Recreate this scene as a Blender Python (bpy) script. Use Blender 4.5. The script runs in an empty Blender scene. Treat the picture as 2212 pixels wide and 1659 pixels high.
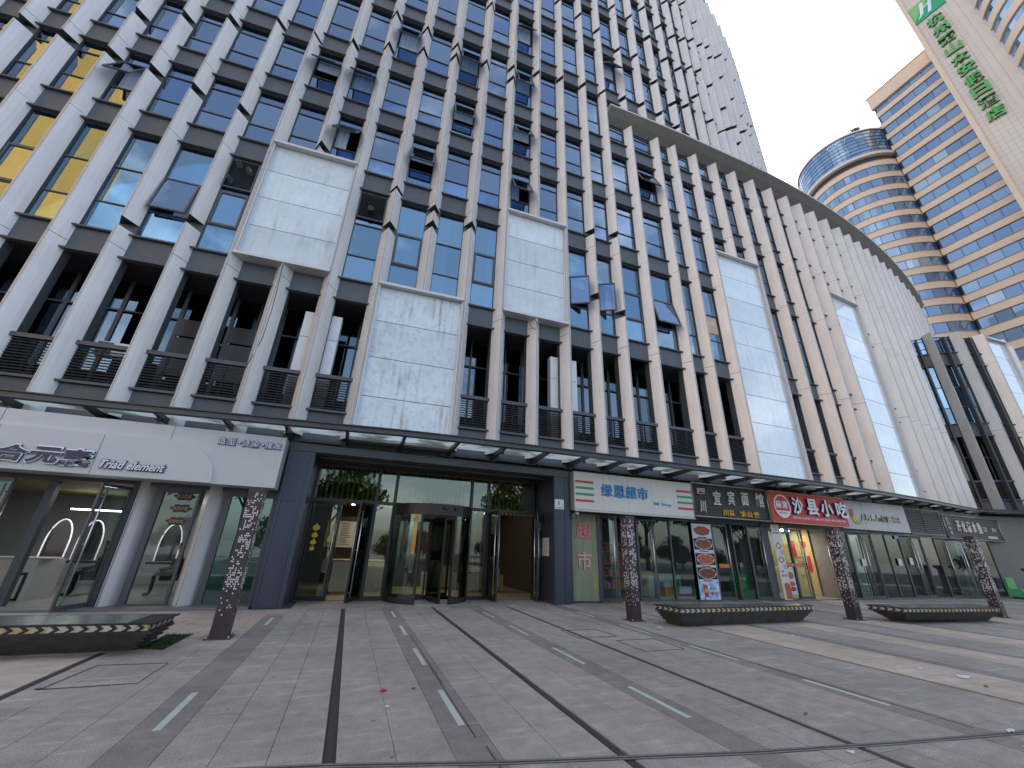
import bpy, bmesh, math, random
from mathutils import Matrix, Vector
from math import radians as rad, sin, cos, pi, hypot, atan2, sqrt
random.seed(7)
S = bpy.context.scene
C = S.collection
# ------------------------------------------------------------------ camera
cam_d = bpy.data.cameras.new("camera"); cam = bpy.data.objects.new("camera", cam_d); C.objects.link(cam)
cam_d.sensor_width = 36.0; cam_d.lens = 36.0*859.0/2212.0
cam_d.clip_start = 0.05; cam_d.clip_end = 3000
RT = Vector((0.9344657, -0.1637444, -0.31616707)); FW = Vector((-0.35460173, -0.34790094, -0.86788395)); UP = Vector((0.03211632, 0.92312118, -0.38316554))
CH = 1.6
cam.matrix_world = Matrix(((RT.x, RT.y, RT.z, 0), (FW.x, FW.y, FW.z, 0), (UP.x, UP.y, UP.z, CH), (0, 0, 0, 1)))
S.camera = cam
CINV = cam.matrix_world.inverted()
def proj(x, y, z):                       # normalised picture position of a world point (0..1), used only to leave out what lies far outside the frame
    c = CINV @ Vector((x, y, z))
    if c.z > -0.3: return None
    return (0.5+859.0*c.x/-c.z/2212.0, 0.5-859.0*c.y/-c.z/1659.0)
def in_view(pts, m=0.12):
    q = [p for p in (proj(*t) for t in pts) if p]
    if not q: return False
    xs = [p[0] for p in q]; ys = [p[1] for p in q]
    return max(xs) > -m and min(xs) < 1+m and max(ys) > -m and min(ys) < 1+m
# ------------------------------------------------------------------ daylight
SUN_AZ, SUN_EL = 52.0, 48.0              # degrees clockwise from +Y, degrees up: the sun stands behind the tower
W = bpy.data.worlds.new("World"); S.world = W; W.use_nodes = True
nt = W.node_tree; nt.nodes.clear()
wo = nt.nodes.new("ShaderNodeOutputWorld"); bg = nt.nodes.new("ShaderNodeBackground")
sky = nt.nodes.new("ShaderNodeTexSky"); sky.sky_type = 'NISHITA'; sky.sun_disc = False
sky.sun_elevation = rad(SUN_EL); sky.sun_rotation = rad(SUN_AZ); sky.air_density = 1.0; sky.dust_density = 2.2; sky.ozone_density = 1.4; sky.altitude = 10
tc = nt.nodes.new("ShaderNodeTexCoord"); mp = nt.nodes.new("ShaderNodeMapping"); mp.inputs['Scale'].default_value = (1.0, 1.0, 2.2)
nz = nt.nodes.new("ShaderNodeTexNoise"); nz.inputs['Scale'].default_value = 2.3; nz.inputs['Detail'].default_value = 7; nz.inputs['Roughness'].default_value = 0.55
cr = nt.nodes.new("ShaderNodeValToRGB"); cr.color_ramp.elements[0].position = 0.52; cr.color_ramp.elements[1].position = 0.72
cm = nt.nodes.new("ShaderNodeMath"); cm.operation = 'MULTIPLY_ADD'; cm.inputs[1].default_value = 0.62; cm.inputs[2].default_value = 0.10
mx = nt.nodes.new("ShaderNodeMixRGB"); mx.inputs['Color2'].default_value = (10.5, 11.0, 11.8, 1)
L = nt.links.new
L(tc.outputs['Generated'], mp.inputs['Vector']); L(mp.outputs['Vector'], nz.inputs['Vector']); L(nz.outputs['Fac'], cr.inputs['Fac']); L(cr.outputs['Color'], cm.inputs[0])
L(cm.outputs[0], mx.inputs['Fac']); L(sky.outputs['Color'], mx.inputs['Color1']); L(mx.outputs['Color'], bg.inputs['Color']); L(bg.outputs[0], wo.inputs[0])
bg.inputs['Strength'].default_value = 0.10
sd = bpy.data.lights.new("sun", 'SUN'); sd.energy = 3.5; sd.angle = rad(0.5); sd.color = (1.0, 0.94, 0.85)
sun = bpy.data.objects.new("sun", sd); C.objects.link(sun)
sv = Vector((sin(rad(SUN_AZ))*cos(rad(SUN_EL)), cos(rad(SUN_AZ))*cos(rad(SUN_EL)), sin(rad(SUN_EL))))
sun.rotation_euler = sv.to_track_quat('Z', 'Y').to_euler(); sun.location = sv*200
S.view_settings.view_transform = 'Standard'; S.view_settings.look = 'None'; S.view_settings.gamma = 1.0
S.view_settings.exposure = 1.6; S.view_settings.use_curve_mapping = False
try:
    S.cycles.max_bounces = 8; S.cycles.transparent_max_bounces = 16; S.cycles.glossy_bounces = 4; S.cycles.diffuse_bounces = 3; S.cycles.use_denoising = True
    S.cycles.caustics_reflective = False; S.cycles.caustics_refractive = False; S.cycles.sample_clamp_indirect = 6
except Exception: pass
# ------------------------------------------------------------------ helpers
WM = {}
def new_obj(name, data, parent=None, M=None):
    o = bpy.data.objects.new(name, data); C.objects.link(o)
    M = Matrix.Identity(4) if M is None else M
    WM[o] = M
    if parent is not None:
        o.parent = parent; o.matrix_local = WM[parent].inverted() @ M
    else: o.matrix_local = M
    return o
def tag(o, label=None, cat=None, group=None, kind=None):
    if label: o['label'] = label
    if cat: o['category'] = cat
    if group: o['group'] = group
    if kind: o['kind'] = kind
    return o
def thing(name, label, cat, M=None, group=None):
    return tag(new_obj(name, None, None, M), label, cat, group)
class MB:
    def __init__(s): s.v = []; s.f = []; s.m = []
    def quad(s, a, b, c, d, mi=0):
        n = len(s.v); s.v += [tuple(a), tuple(b), tuple(c), tuple(d)]; s.f.append((n, n+1, n+2, n+3)); s.m.append(mi)
    def poly(s, pts, mi=0):
        n = len(s.v); s.v += [tuple(p) for p in pts]; s.f.append(tuple(range(n, n+len(pts)))); s.m.append(mi)
    def box(s, x0, x1, y0, y1, z0, z1, mi=0, M=None):
        P = [(x0,y0,z0),(x1,y0,z0),(x1,y1,z0),(x0,y1,z0),(x0,y0,z1),(x1,y0,z1),(x1,y1,z1),(x0,y1,z1)]
        if M is not None: P = [tuple(M @ Vector(p)) for p in P]
        n = len(s.v); s.v += P
        for q in ((0,3,2,1),(4,5,6,7),(0,1,5,4),(1,2,6,5),(2,3,7,6),(3,0,4,7)): s.f.append(tuple(n+i for i in q)); s.m.append(mi)
    def prism(s, pts, z0, z1, mi=0, cap=True, mcap=None):    # pts 2D counter-clockwise
        n = len(s.v); k = len(pts); s.v += [(p[0], p[1], z0) for p in pts]+[(p[0], p[1], z1) for p in pts]
        for i in range(k): s.f.append((n+i, n+(i+1) % k, n+k+(i+1) % k, n+k+i)); s.m.append(mi)
        if cap:
            mc = mi if mcap is None else mcap
            s.f.append(tuple(n+i for i in reversed(range(k)))); s.m.append(mc); s.f.append(tuple(n+k+i for i in range(k))); s.m.append(mc)
    def tube(s, pts, r, seg=6, mi=0, cap=True):
        pts = [Vector(p) for p in pts]; rings = []; rr = r if isinstance(r, (list, tuple)) else [r]*len(pts)
        for i, p in enumerate(pts):
            t = (pts[min(i+1, len(pts)-1)]-pts[max(i-1, 0)]).normalized()
            a = t.cross(Vector((0,0,1))) if abs(t.z) < 0.95 else t.cross(Vector((1,0,0))); a.normalize(); b = t.cross(a)
            n = len(s.v); s.v += [tuple(p+(a*cos(2*pi*k/seg)+b*sin(2*pi*k/seg))*rr[i]) for k in range(seg)]; rings.append(n)
        for u, w in zip(rings, rings[1:]):
            for k in range(seg): s.f.append((u+k, u+(k+1) % seg, w+(k+1) % seg, w+k)); s.m.append(mi)
        if cap: s.f.append(tuple(rings[0]+k for k in reversed(range(seg)))); s.m.append(mi); s.f.append(tuple(rings[-1]+k for k in range(seg))); s.m.append(mi)
    def lathe(s, prof, seg=16, c=(0,0,0), mi=0):
        rings = []
        for r, z in prof:
            n = len(s.v); s.v += [(c[0]+r*cos(2*pi*k/seg), c[1]+r*sin(2*pi*k/seg), c[2]+z) for k in range(seg)]; rings.append(n)
        for u, w in zip(rings, rings[1:]):
            for k in range(seg): s.f.append((u+k, u+(k+1) % seg, w+(k+1) % seg, w+k)); s.m.append(mi)
    def data(s, name, mats, smooth=False):
        me = bpy.data.meshes.new(name); me.from_pydata(s.v, [], s.f)
        for m in (mats if isinstance(mats, (list, tuple)) else [mats]): me.materials.append(m)
        me.polygons.foreach_set("material_index", s.m)
        if smooth: me.polygons.foreach_set("use_smooth", [True]*len(s.f))
        me.update(); return me
    def build(s, name, mats, parent=None, M=None, smooth=False): return new_obj(name, s.data(name, mats, smooth), parent, M)
_bc = {}
def box(name, dx, dy, dz, mat, parent, M):       # a box centred on M, its mesh shared by every box of that size and material
    k = (round(dx, 3), round(dy, 3), round(dz, 3), mat.name)
    if k not in _bc:
        b = MB(); b.box(-dx/2, dx/2, -dy/2, dy/2, -dz/2, dz/2); _bc[k] = b.data(name, mat)
    return new_obj(name, _bc[k], parent, M)
def bxw(name, x0, x1, y0, y1, z0, z1, mat, parent=None):
    return box(name, x1-x0, y1-y0, z1-z0, mat, parent, Matrix.Translation(((x0+x1)/2, (y0+y1)/2, (z0+z1)/2)))
def T(x, y, z): return Matrix.Translation((x, y, z))
def RX(a): return Matrix.Rotation(a, 4, 'X')
def RZ(a): return Matrix.Rotation(a, 4, 'Z')
# ------------------------------------------------------------------ materials
MT = {}
def mat(name, col, rough=0.6, metal=0.0, var=0.0, scale=3.0, bump=0.0, bscale=40.0, emit=0.0, island=0.0, streak=0.0, spec=0.5, world=False):
    m = bpy.data.materials.new(name); m.use_nodes = True; t = m.node_tree; N = t.nodes; p = N['Principled BSDF']
    p.inputs['Roughness'].default_value = rough; p.inputs['Metallic'].default_value = metal; p.inputs['Specular IOR Level'].default_value = spec
    c4 = (*col, 1); p.inputs['Base Color'].default_value = c4
    src = None
    def mul(sock, fac_socket, lo, hi):
        r = N.new("ShaderNodeMapRange"); r.inputs['To Min'].default_value = lo; r.inputs['To Max'].default_value = hi; t.links.new(fac_socket, r.inputs['Value'])
        x = N.new("ShaderNodeMixRGB"); x.blend_type = 'MULTIPLY'; x.inputs['Fac'].default_value = 1.0
        if sock is None: x.inputs['Color1'].default_value = c4
        else: t.links.new(sock, x.inputs['Color1'])
        t.links.new(r.outputs[0], x.inputs['Color2']); return x.outputs[0]
    co = N.new("ShaderNodeTexCoord"); gw = N.new("ShaderNodeNewGeometry"); CO = gw.outputs['Position'] if world else co.outputs['Object']
    if var > 0:
        n = N.new("ShaderNodeTexNoise"); n.inputs['Scale'].default_value = scale; n.inputs['Detail'].default_value = 8; n.inputs['Roughness'].default_value = 0.62; t.links.new(CO, n.inputs['Vector'])
        r = N.new("ShaderNodeMapRange"); r.inputs['From Min'].default_value = 0.3; r.inputs['From Max'].default_value = 0.7; t.links.new(n.outputs['Fac'], r.inputs['Value'])
        src = mul(src, r.outputs[0], 1-var, 1+var)
    if island > 0:
        g = N.new("ShaderNodeNewGeometry"); src = mul(src, g.outputs['Random Per Island'], 1-island, 1+island)
    if streak > 0:
        mpn = N.new("ShaderNodeMapping"); mpn.inputs['Scale'].default_value = (9, 9, 0.35); t.links.new(CO, mpn.inputs['Vector'])
        n = N.new("ShaderNodeTexNoise"); n.inputs['Scale'].default_value = 1.6; n.inputs['Detail'].default_value = 6; t.links.new(mpn.outputs[0], n.inputs['Vector'])
        r = N.new("ShaderNodeMapRange"); r.inputs['From Min'].default_value = 0.35; r.inputs['From Max'].default_value = 0.62; t.links.new(n.outputs['Fac'], r.inputs['Value'])
        src = mul(src, r.outputs[0], 1-streak, 1.0)
    if src is not None: t.links.new(src, p.inputs['Base Color'])
    if bump > 0:
        n = N.new("ShaderNodeTexNoise"); n.inputs['Scale'].default_value = bscale; n.inputs['Detail'].default_value = 4; t.links.new(CO, n.inputs['Vector'])
        b = N.new("ShaderNodeBump"); b.inputs['Strength'].default_value = bump; b.inputs['Distance'].default_value = 0.01; t.links.new(n.outputs['Fac'], b.inputs['Height']); t.links.new(b.outputs[0], p.inputs['Normal'])
    if emit > 0: p.inputs['Emission Color'].default_value = c4; p.inputs['Emission Strength'].default_value = emit
    MT[name] = m; return m
def glass(name, tint, refl, rcol=(1, 1, 1), wob=0.0, wscale=1.5, rough=0.0, blend=0.25):
    m = bpy.data.materials.new(name); m.use_nodes = True; t = m.node_tree; N = t.nodes; N.clear()
    o = N.new("ShaderNodeOutputMaterial"); tr = N.new("ShaderNodeBsdfTransparent"); gl = N.new("ShaderNodeBsdfGlossy"); mxs = N.new("ShaderNodeMixShader")
    tr.inputs['Color'].default_value = (*tint, 1); gl.inputs['Color'].default_value = (*rcol, 1); gl.inputs['Roughness'].default_value = rough
    lw = N.new("ShaderNodeLayerWeight"); lw.inputs['Blend'].default_value = blend
    ma = N.new("ShaderNodeMath"); ma.operation = 'MULTIPLY_ADD'; ma.inputs[1].default_value = 1-refl; ma.inputs[2].default_value = refl; ma.use_clamp = True
    t.links.new(lw.outputs['Fresnel'], ma.inputs[0]); oi = N.new('ShaderNodeObjectInfo'); mr = N.new('ShaderNodeMapRange'); mr.inputs['To Min'].default_value = refl*0.62; mr.inputs['To Max'].default_value = refl*1.25; t.links.new(oi.outputs['Random'], mr.inputs['Value']); t.links.new(mr.outputs[0], ma.inputs[2]); t.links.new(ma.outputs[0], mxs.inputs[0]); t.links.new(tr.outputs[0], mxs.inputs[1]); t.links.new(gl.outputs[0], mxs.inputs[2]); t.links.new(mxs.outputs[0], o.inputs[0])
    if wob > 0:
        co = N.new("ShaderNodeTexCoord"); n = N.new("ShaderNodeTexNoise"); n.inputs['Scale'].default_value = wscale; n.inputs['Detail'].default_value = 1
        g = N.new("ShaderNodeNewGeometry"); t.links.new(g.outputs['Position'], n.inputs['Vector'])
        b = N.new("ShaderNodeBump"); b.inputs['Strength'].default_value = wob; b.inputs['Distance'].default_value = 0.05; t.links.new(n.outputs['Fac'], b.inputs['Height']); t.links.new(b.outputs[0], gl.inputs['Normal']); 
    MT[name] = m; return m
FIN = mat("fin_panel_paint", (0.735, 0.73, 0.725), 0.40, 0.2, var=0.07, scale=0.7, streak=0.09, world=True)
FIND = mat("fin_dark_edge", (0.055, 0.055, 0.06), 0.55, var=0.1)
FINL = mat("fin_lip", (0.56, 0.55, 0.54), 0.4, 0.3)
DK = mat("dark_grey_panel", (0.088, 0.104, 0.122), 0.5, 0.0, var=0.14, scale=1.2, world=True, spec=0.35)
LEDGE = mat("dark_ledge", (0.072, 0.080, 0.093), 0.5, 0.1, var=0.1)
FRAME = mat("window_frame", (0.078, 0.084, 0.097), 0.42, 0.2)
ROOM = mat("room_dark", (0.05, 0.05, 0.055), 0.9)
CURT = mat("curtain", (0.74, 0.78, 0.80), 0.9, var=0.1)
CURT2 = mat("curtain_blue", (0.30, 0.42, 0.55), 0.9, var=0.1)
GL = glass("window_glass", (0.54, 0.66, 0.82), 0.27, (0.62, 0.80, 1.0), wob=0.05, wscale=0.7)
GLD = glass("loggia_glass", (0.30, 0.34, 0.36), 0.16, (0.70, 0.86, 1.0), wob=0.04, wscale=0.7)
GLT = glass("tall_window_glass", (0.46, 0.68, 0.78), 0.27, (0.62, 0.85, 1.0), wob=0.04, wscale=0.6)
SHOPG = glass("shop_glass", (0.80, 0.87, 0.85), 0.05, (0.92, 1, 0.97), blend=0.16)
LOBG = glass("lobby_glass", (0.66, 0.70, 0.58), 0.07, (0.95, 1, 0.97), wob=0.03, wscale=0.8, blend=0.25)
TEALG = glass("teal_glass", (0.40, 0.66, 0.64), 0.10, (0.9, 1, 1), blend=0.2)
LOUV = mat("louvre_slat", (0.07, 0.073, 0.080), 0.4, 0.3)
STEEL = mat("brushed_steel", (0.68, 0.68, 0.67), 0.28, 0.95)
WHITE = mat("white_cladding", (0.74, 0.76, 0.78), 0.45, var=0.05)
BLACK = mat("black_rubber", (0.012, 0.012, 0.013), 0.6)
def opal(name, dirt, gloss):
    m = mat(name, (0.60, 0.71, 0.78), 0.5, 0, var=0.09, scale=1.1, streak=0.05)
    t = m.node_tree; N = t.nodes; p = N['Principled BSDF']; p.inputs['Coat Weight'].default_value = gloss; p.inputs['Coat Roughness'].default_value = 0.03; p.inputs['Coat IOR'].default_value = 1.9
    src = p.inputs['Base Color'].links[0].from_socket; g = N.new("ShaderNodeNewGeometry")
    def nse(sc, vec, det, a, b):
        q = N.new("ShaderNodeMapping"); q.inputs['Scale'].default_value = vec; t.links.new(g.outputs['Position'], q.inputs['Vector']); n = N.new("ShaderNodeTexNoise"); n.inputs['Scale'].default_value = sc; n.inputs['Detail'].default_value = det; t.links.new(q.outputs[0], n.inputs['Vector'])
        r_ = N.new("ShaderNodeMapRange"); r_.inputs['From Min'].default_value = a; r_.inputs['From Max'].default_value = b; t.links.new(n.outputs['Fac'], r_.inputs['Value']); return r_.outputs[0]
    st = nse(1.0, (7, 7, 0.5), 7, 0.45, 0.75); pa = nse(0.9, (1.6, 1.6, 0.7), 3, 0.42, 0.70); sm = nse(6.0, (1, 1, 1), 8, 0.50, 0.80)
    a = N.new("ShaderNodeMath"); a.operation = 'MULTIPLY'; t.links.new(st, a.inputs[0]); t.links.new(pa, a.inputs[1])
    b = N.new("ShaderNodeMath"); b.operation = 'MULTIPLY_ADD'; b.inputs[1].default_value = 0.35; t.links.new(sm, b.inputs[0]); t.links.new(a.outputs[0], b.inputs[2])
    c = N.new("ShaderNodeMath"); c.operation = 'MULTIPLY'; c.inputs[1].default_value = dirt; c.use_clamp = True; t.links.new(b.outputs[0], c.inputs[0])
    oi = N.new("ShaderNodeObjectInfo"); mr = N.new("ShaderNodeMapRange"); mr.inputs['To Min'].default_value = 0.90; mr.inputs['To Max'].default_value = 1.07; t.links.new(oi.outputs['Random'], mr.inputs['Value']); xm = N.new("ShaderNodeMixRGB"); xm.blend_type = 'MULTIPLY'; xm.inputs['Fac'].default_value = 1; t.links.new(src, xm.inputs['Color1']); t.links.new(mr.outputs[0], xm.inputs['Color2']); src = xm.outputs[0]
    x = N.new("ShaderNodeMixRGB"); x.inputs['Color2'].default_value = (0.20, 0.21, 0.21, 1); t.links.new(c.outputs[0], x.inputs['Fac']); t.links.new(src, x.inputs['Color1']); t.links.new(x.outputs[0], p.inputs['Base Color'])
    return m
OPAL = opal("opal_glass", 0.55, 0.35); OPALD = opal("opal_glass_dirty", 1.25, 0.35); OPALG = opal("opal_glass_clean", 0.45, 1.0)
# ------------------------------------------------------------------ the curved street wall
def tipY(x):
    if x < 14: return 12.62+(14-x)**2/650
    if x < 20: return 12.62
    return 12.62+(x-20)**2/186
def dep(x): return 0.42+0.10*max(0.0, min(1.0, (x-17.0)/4.0))
DEP, HW = 0.42, 0.27                      # how far a fin stands out from the wall and half its width there
# floor bands: (kind, bottom, top)
BANDS = [('spandrel', 4.42, 5.45), ('louvre', 5.45, 6.63), ('loggia', 6.63, 9.58), ('spandrel', 9.58, 10.48), ('tall', 10.48, 14.83), ('spandrel', 14.83, 15.81),
         ('win', 15.81, 18.72), ('spandrel', 18.72, 19.70), ('win', 19.70, 22.48), ('spandrel', 22.48, 23.52), ('win', 23.52, 27.09), ('spandrel', 27.09, 28.18),
         ('win', 28.18, 31.79), ('spandrel', 31.79, 32.85), ('win', 32.85, 36.45), ('spandrel', 36.45, 37.50), ('win', 37.5, 41.1), ('spandrel', 41.1, 42.15),
         ('win', 42.15, 45.8), ('spandrel', 45.8, 46.85), ('win', 46.85, 50.5), ('spandrel', 50.5, 51.5), ('win', 51.5, 55.2), ('spandrel', 55.2, 56.3)]
SEAMS = [0.0, 9.9, 15.0, 18.9, 22.7, 27.4, 32.0, 36.7, 41.3, 46.0, 50.7, 56.3]
def frame_at(a, b):                        # bay frame between two fin tips: origin on the wall, x along the wall, y into the building
    t = Vector((b[0]-a[0], b[1]-a[1], 0)); w = t.length; t.normalize(); n = Vector((-t.y, t.x, 0))
    o = Vector(((a[0]+b[0])/2, (a[1]+b[1])/2, 0))+n*dep((a[0]+b[0])/2)
    return Matrix(((t.x, n.x, 0, o.x), (t.y, n.y, 0, o.y), (0, 0, 1, 0), (0, 0, 0, 1))), w
def fin_mesh(h, key):
    d, w, e, th = key, HW, 0.014, 0.14
    b = MB()
    o = [(-w, 0), (-e, -d), (e, -d), (w, 0)]
    i = [(-w+th, 0), (0, -d+0.24), (w-th, 0)]
    for z0, z1 in ((0, h),):
        b.quad((*o[0], z0), (*o[1], z0), (*o[1], z1), (*o[0], z1), 0)
        b.quad((*o[1], z0), (*o[2], z0), (*o[2], z1), (*o[1], z1), 2)
        b.quad((*o[2], z0), (*o[3], z0), (*o[3], z1), (*o[2], z1), 0)
        b.quad((*i[0], z1), (*i[1], z1), (*i[1], z0), (*i[0], z0), 1); b.quad((*i[1], z1), (*i[2], z1), (*i[2], z0), (*i[1], z0), 1)
    for z, rev in ((0, 1), (h, 0)):
        q = [(o[0], o[1], i[1], i[0]), (o[1], o[2], i[1], i[1]), (o[2], o[3], i[2], i[1])]
        for k, f in enumerate(q):
            f = list(dict.fromkeys(f)); f = [(*p, z) for p in f]; b.poly(f[::-1] if rev else f, 1)
    # two fine lips along the tip and a joint between them
    b.box(-e-0.012, -e+0.006, -d-0.012, -d+0.006, 0, h, 3); b.box(e-0.006, e+0.012, -d-0.012, -d+0.006, 0, h, 3)
    return b.data("fin", [FIN, FIND, FIND, FINL])
_fm = {}
def add_fin(parent, tip, ndir, z0, z1):
    h = round(z1-z0, 2); D = round(dep(tip[0]), 2)
    if (h, D) not in _fm: _fm[h, D] = fin_mesh(h, D)
    ang = atan2(ndir[1], ndir[0])-pi/2            # ndir points into the building
    M = T(tip[0]+ndir[0]*D, tip[1]+ndir[1]*D, z0) @ RZ(ang)
    return new_obj("fin", _fm[h, D], parent, M)
def fin_segments(zb, zt, gaps, cut):
    """pieces of one fin: cut at the floor joints (hair line) and at its notches"""
    ev = [(z, 0.006) for z in SEAMS if zb+0.3 < z < zt-0.3]+[(g, 0.17) for g in gaps if zb < g < zt]
    ev.sort(); out = []; lo = zb
    for z, hgap in ev:
        if z-hgap > lo+0.12: out.append((lo, z-hgap)); lo = z+hgap
        else: lo = z+hgap
    out.append((lo, zt))
    res = []
    for a, b in out:
        for c0, c1 in cut:
            if a < c1 and b > c0:
                if a < c0: res.append((a, c0))
                a = max(a, c1)
        if b > a+0.05: res.append((a, b))
    return res
_wf = {}
def window_frame_mesh(w, h, bars, sash):
    k = (round(w, 2), round(h, 2), bars, sash)
    if k in _wf: return _wf[k]
    b = MB(); f = 0.055; y0, y1 = 0.0, 0.09
    b.box(-w/2, -w/2+f, y0, y1, 0, h); b.box(w/2-f, w/2, y0, y1, 0, h); b.box(-w/2+f, w/2-f, y0, y1, 0, f); b.box(-w/2+f, w/2-f, y0, y1, h-f, h)
    for q in bars: b.box(-w/2+f, w/2-f, y0+0.004, y1, h*q-0.02, h*q+0.02)
    if sash:
        z0, z1 = h*sash[0]+0.02, h*sash[1]-0.02; g = 0.075; x = w/2-f
        b.box(-x, -x+g, y0-0.02, y1-0.02, z0, z1); b.box(x-g, x, y0-0.02, y1-0.02, z0, z1); b.box(-x+g, x-g, y0-0.02, y1-0.02, z0, z0+g); b.box(-x+g, x-g, y0-0.02, y1-0.02, z1-g, z1)
    _wf[k] = b.data("window", FRAME); return _wf[k]
_cu = {}
def curtain_mesh(w, h, m):
    k = (round(w, 2), round(h, 2), m.name)
    if k not in _cu:
        b = MB(); n = max(6, int(w/0.05)); P = [(-w/2+w*i/n, 0.022*sin(i*1.9)+0.012*sin(i*0.7)) for i in range(n+1)]
        for p, q in zip(P, P[1:]): b.quad((*p, 0), (*q, 0), (*q, h), (*p, h))
        _cu[k] = b.data("curtain", m, True)
    return _cu[k]
def sash_mesh(w, h):
    b = MB(); g = 0.06
    b.box(-w/2, -w/2+g, -0.03, 0.03, -h, 0); b.box(w/2-g, w/2, -0.03, 0.03, -h, 0); b.box(-w/2+g, w/2-g, -0.03, 0.03, -g, 0); b.box(-w/2+g, w/2-g, -0.03, 0.03, -h, -h+g)
    b.box(-w/2+g, w/2-g, -0.008, 0.008, -h+g, -g, 1)
    return b.data("sash", [FRAME, GL])
OPENW = []                                  # (x, z, kind) of the sashes that stand open
RW = random.Random(11)
def window(parent, F, w, z0, z1, kind):
    h = z1-z0; M = F @ T(0, 0.03, z0)
    wx = (F @ Vector((0, 0, 0))).x
    op = None
    for ox, oz, ok in OPENW:
        if abs(ox-wx) < 0.75 and z0 < oz < z1: op = ok
    if kind == 'tall': q = (0.27, 0.62); sash = q if (RW.random() < 0.55 or op) else None
    else: q = (0.34, 0.80); sash = None
    o = new_obj("window", window_frame_mesh(w, h, q, sash if not op else None), parent, M)
    edges = [0.0, *q, 1.0]; f = 0.055; pw = w-2*f
    gm = GLT if kind == 'tall' else GL
    for i in range(3):
        a = h*edges[i]+(f if i == 0 else 0.02); b = h*edges[i+1]-(f if i == 2 else 0.02)
        if op and i == 1:
            s = new_obj("sash", sash_mesh(pw, b-a), o, M @ T(0, -0.02, b) @ (RX(-rad(op)) if op > 0 else T(-pw/2, 0, 0) @ RZ(rad(op)) @ T(pw/2, 0, 0)))
            continue
        yy = 0.045 if not (sash and i == 1) else 0.02
        box("pane", pw, 0.012, b-a, gm, o, M @ T(0, yy, (a+b)/2) @ RX(rad(RW.uniform(-0.5, 0.5))) @ RZ(rad(RW.uniform(-0.6, 0.6))))
    r = RW.random()
    if r < 0.72:
        m = CURT if r < 0.55 else CURT2
        k = RW.choice((0.36, 0.5, 0.96, 0.96)); cw = pw*k; off = RW.choice((-1, 1))*(pw-cw)/2
        new_obj("curtain", curtain_mesh(cw, h-0.1, m), o, M @ T(off, 0.20, 0.05))
    elif r < 0.8:
        box("blind", pw*0.95, 0.02, h*RW.uniform(0.2, 0.5), CURT, o, M @ T(0, 0.17, h*0.7))
    return o
_sp = {}
def spandrel(parent, F, w, z0, z1):
    h = z1-z0
    o = box("spandrel", w, 0.10, h-0.10, DK, parent, F @ T(0, 0.03, (z0+z1)/2))
    for z in (z0+0.01, z1-0.01):
        box("ledge", w+0.10, 0.20, 0.055, LEDGE, o, F @ T(0, -0.035, z))
    return o
def louvre(parent, F, w, z0, z1):
    k = ('lv', round(w, 2), round(z1-z0, 2))
    b = MB()
    if k not in _sp:
        h = z1-z0
        b.box(-w/2, w/2, -0.05, 0.05, 0, 0.07); b.box(-w/2-0.02, w/2+0.02, -0.11, 0.06, h-0.07, h+0.05); b.box(-w/2, -w/2+0.03, -0.03, 0.03, 0.07, h-0.07); b.box(w/2-0.03, w/2, -0.03, 0.03, 0.07, h-0.07)
        b.box(-0.02, 0.02, 0.01, 0.05, 0.07, h-0.07)
        _sp[k] = b.data("louvre_screen", LEDGE)
    o = new_obj("louvre_screen", _sp[k], parent, F @ T(0, 0.02, z0))
    n = 12; hh = z1-z0-0.14
    for i in range(n):
        box("slat", w-0.06, 0.105, 0.02, LOUV, o, F @ T(0, 0.0, z0+0.10+hh*(i+0.4)/n) @ RX(rad(32)))
    return o
def loggia(parent, F, w, z0, z1, style, wid):
    """open balcony storey: glazing set back behind the louvre screen"""
    zb = z0-1.1; h = z1-zb; d = 1.25; M = F @ T(0, d, zb)
    k = ('lg', round(wid, 2), style)
    if k not in _sp:
        b = MB(); f = 0.06
        for x in (-wid/2, -0.03 if style != 2 else wid*0.18, wid/2-f): b.box(x, x+f, 0, 0.08, 0, h)
        b.box(-wid/2+f, wid/2-f, 0.004, 0.07, h*0.72-0.025, h*0.72+0.025); b.box(-wid/2+f, wid/2-f, 0.004, 0.07, 0, 0.08)
        _sp[k] = b.data("loggia_frame", FRAME)
    o = new_obj("loggia_frame", _sp[k], parent, M)
    for s in (-1, 1):
        box("pane", wid/2-0.09, 0.012, h*0.70-0.1, GLD, o, M @ T(s*wid/4, 0.05, h*0.36)); box("pane", wid/2-0.09, 0.012, h*0.27-0.04, GLD, o, M @ T(s*wid/4, 0.05, h*0.86))
    if style in (1, 2):
        s = 1 if style == 1 else -1
        for a, b_ in ((0.0, h*0.62), (h*0.625, h*0.86)): box("column_cladding", 0.40, 0.30, b_-a, WHITE, o, M @ T(s*(wid/2-0.40), -0.90, (a+b_)/2))
    if style == 3:
        box("vent_louvre", wid-0.2, 0.05, 0.62, LOUV, o, M @ T(0, -0.05, h*0.64)); box("blank_panel", wid-0.16, 0.05, 1.35, DK, o, M @ T(0, -0.06, h*0.38))
    return o
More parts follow.
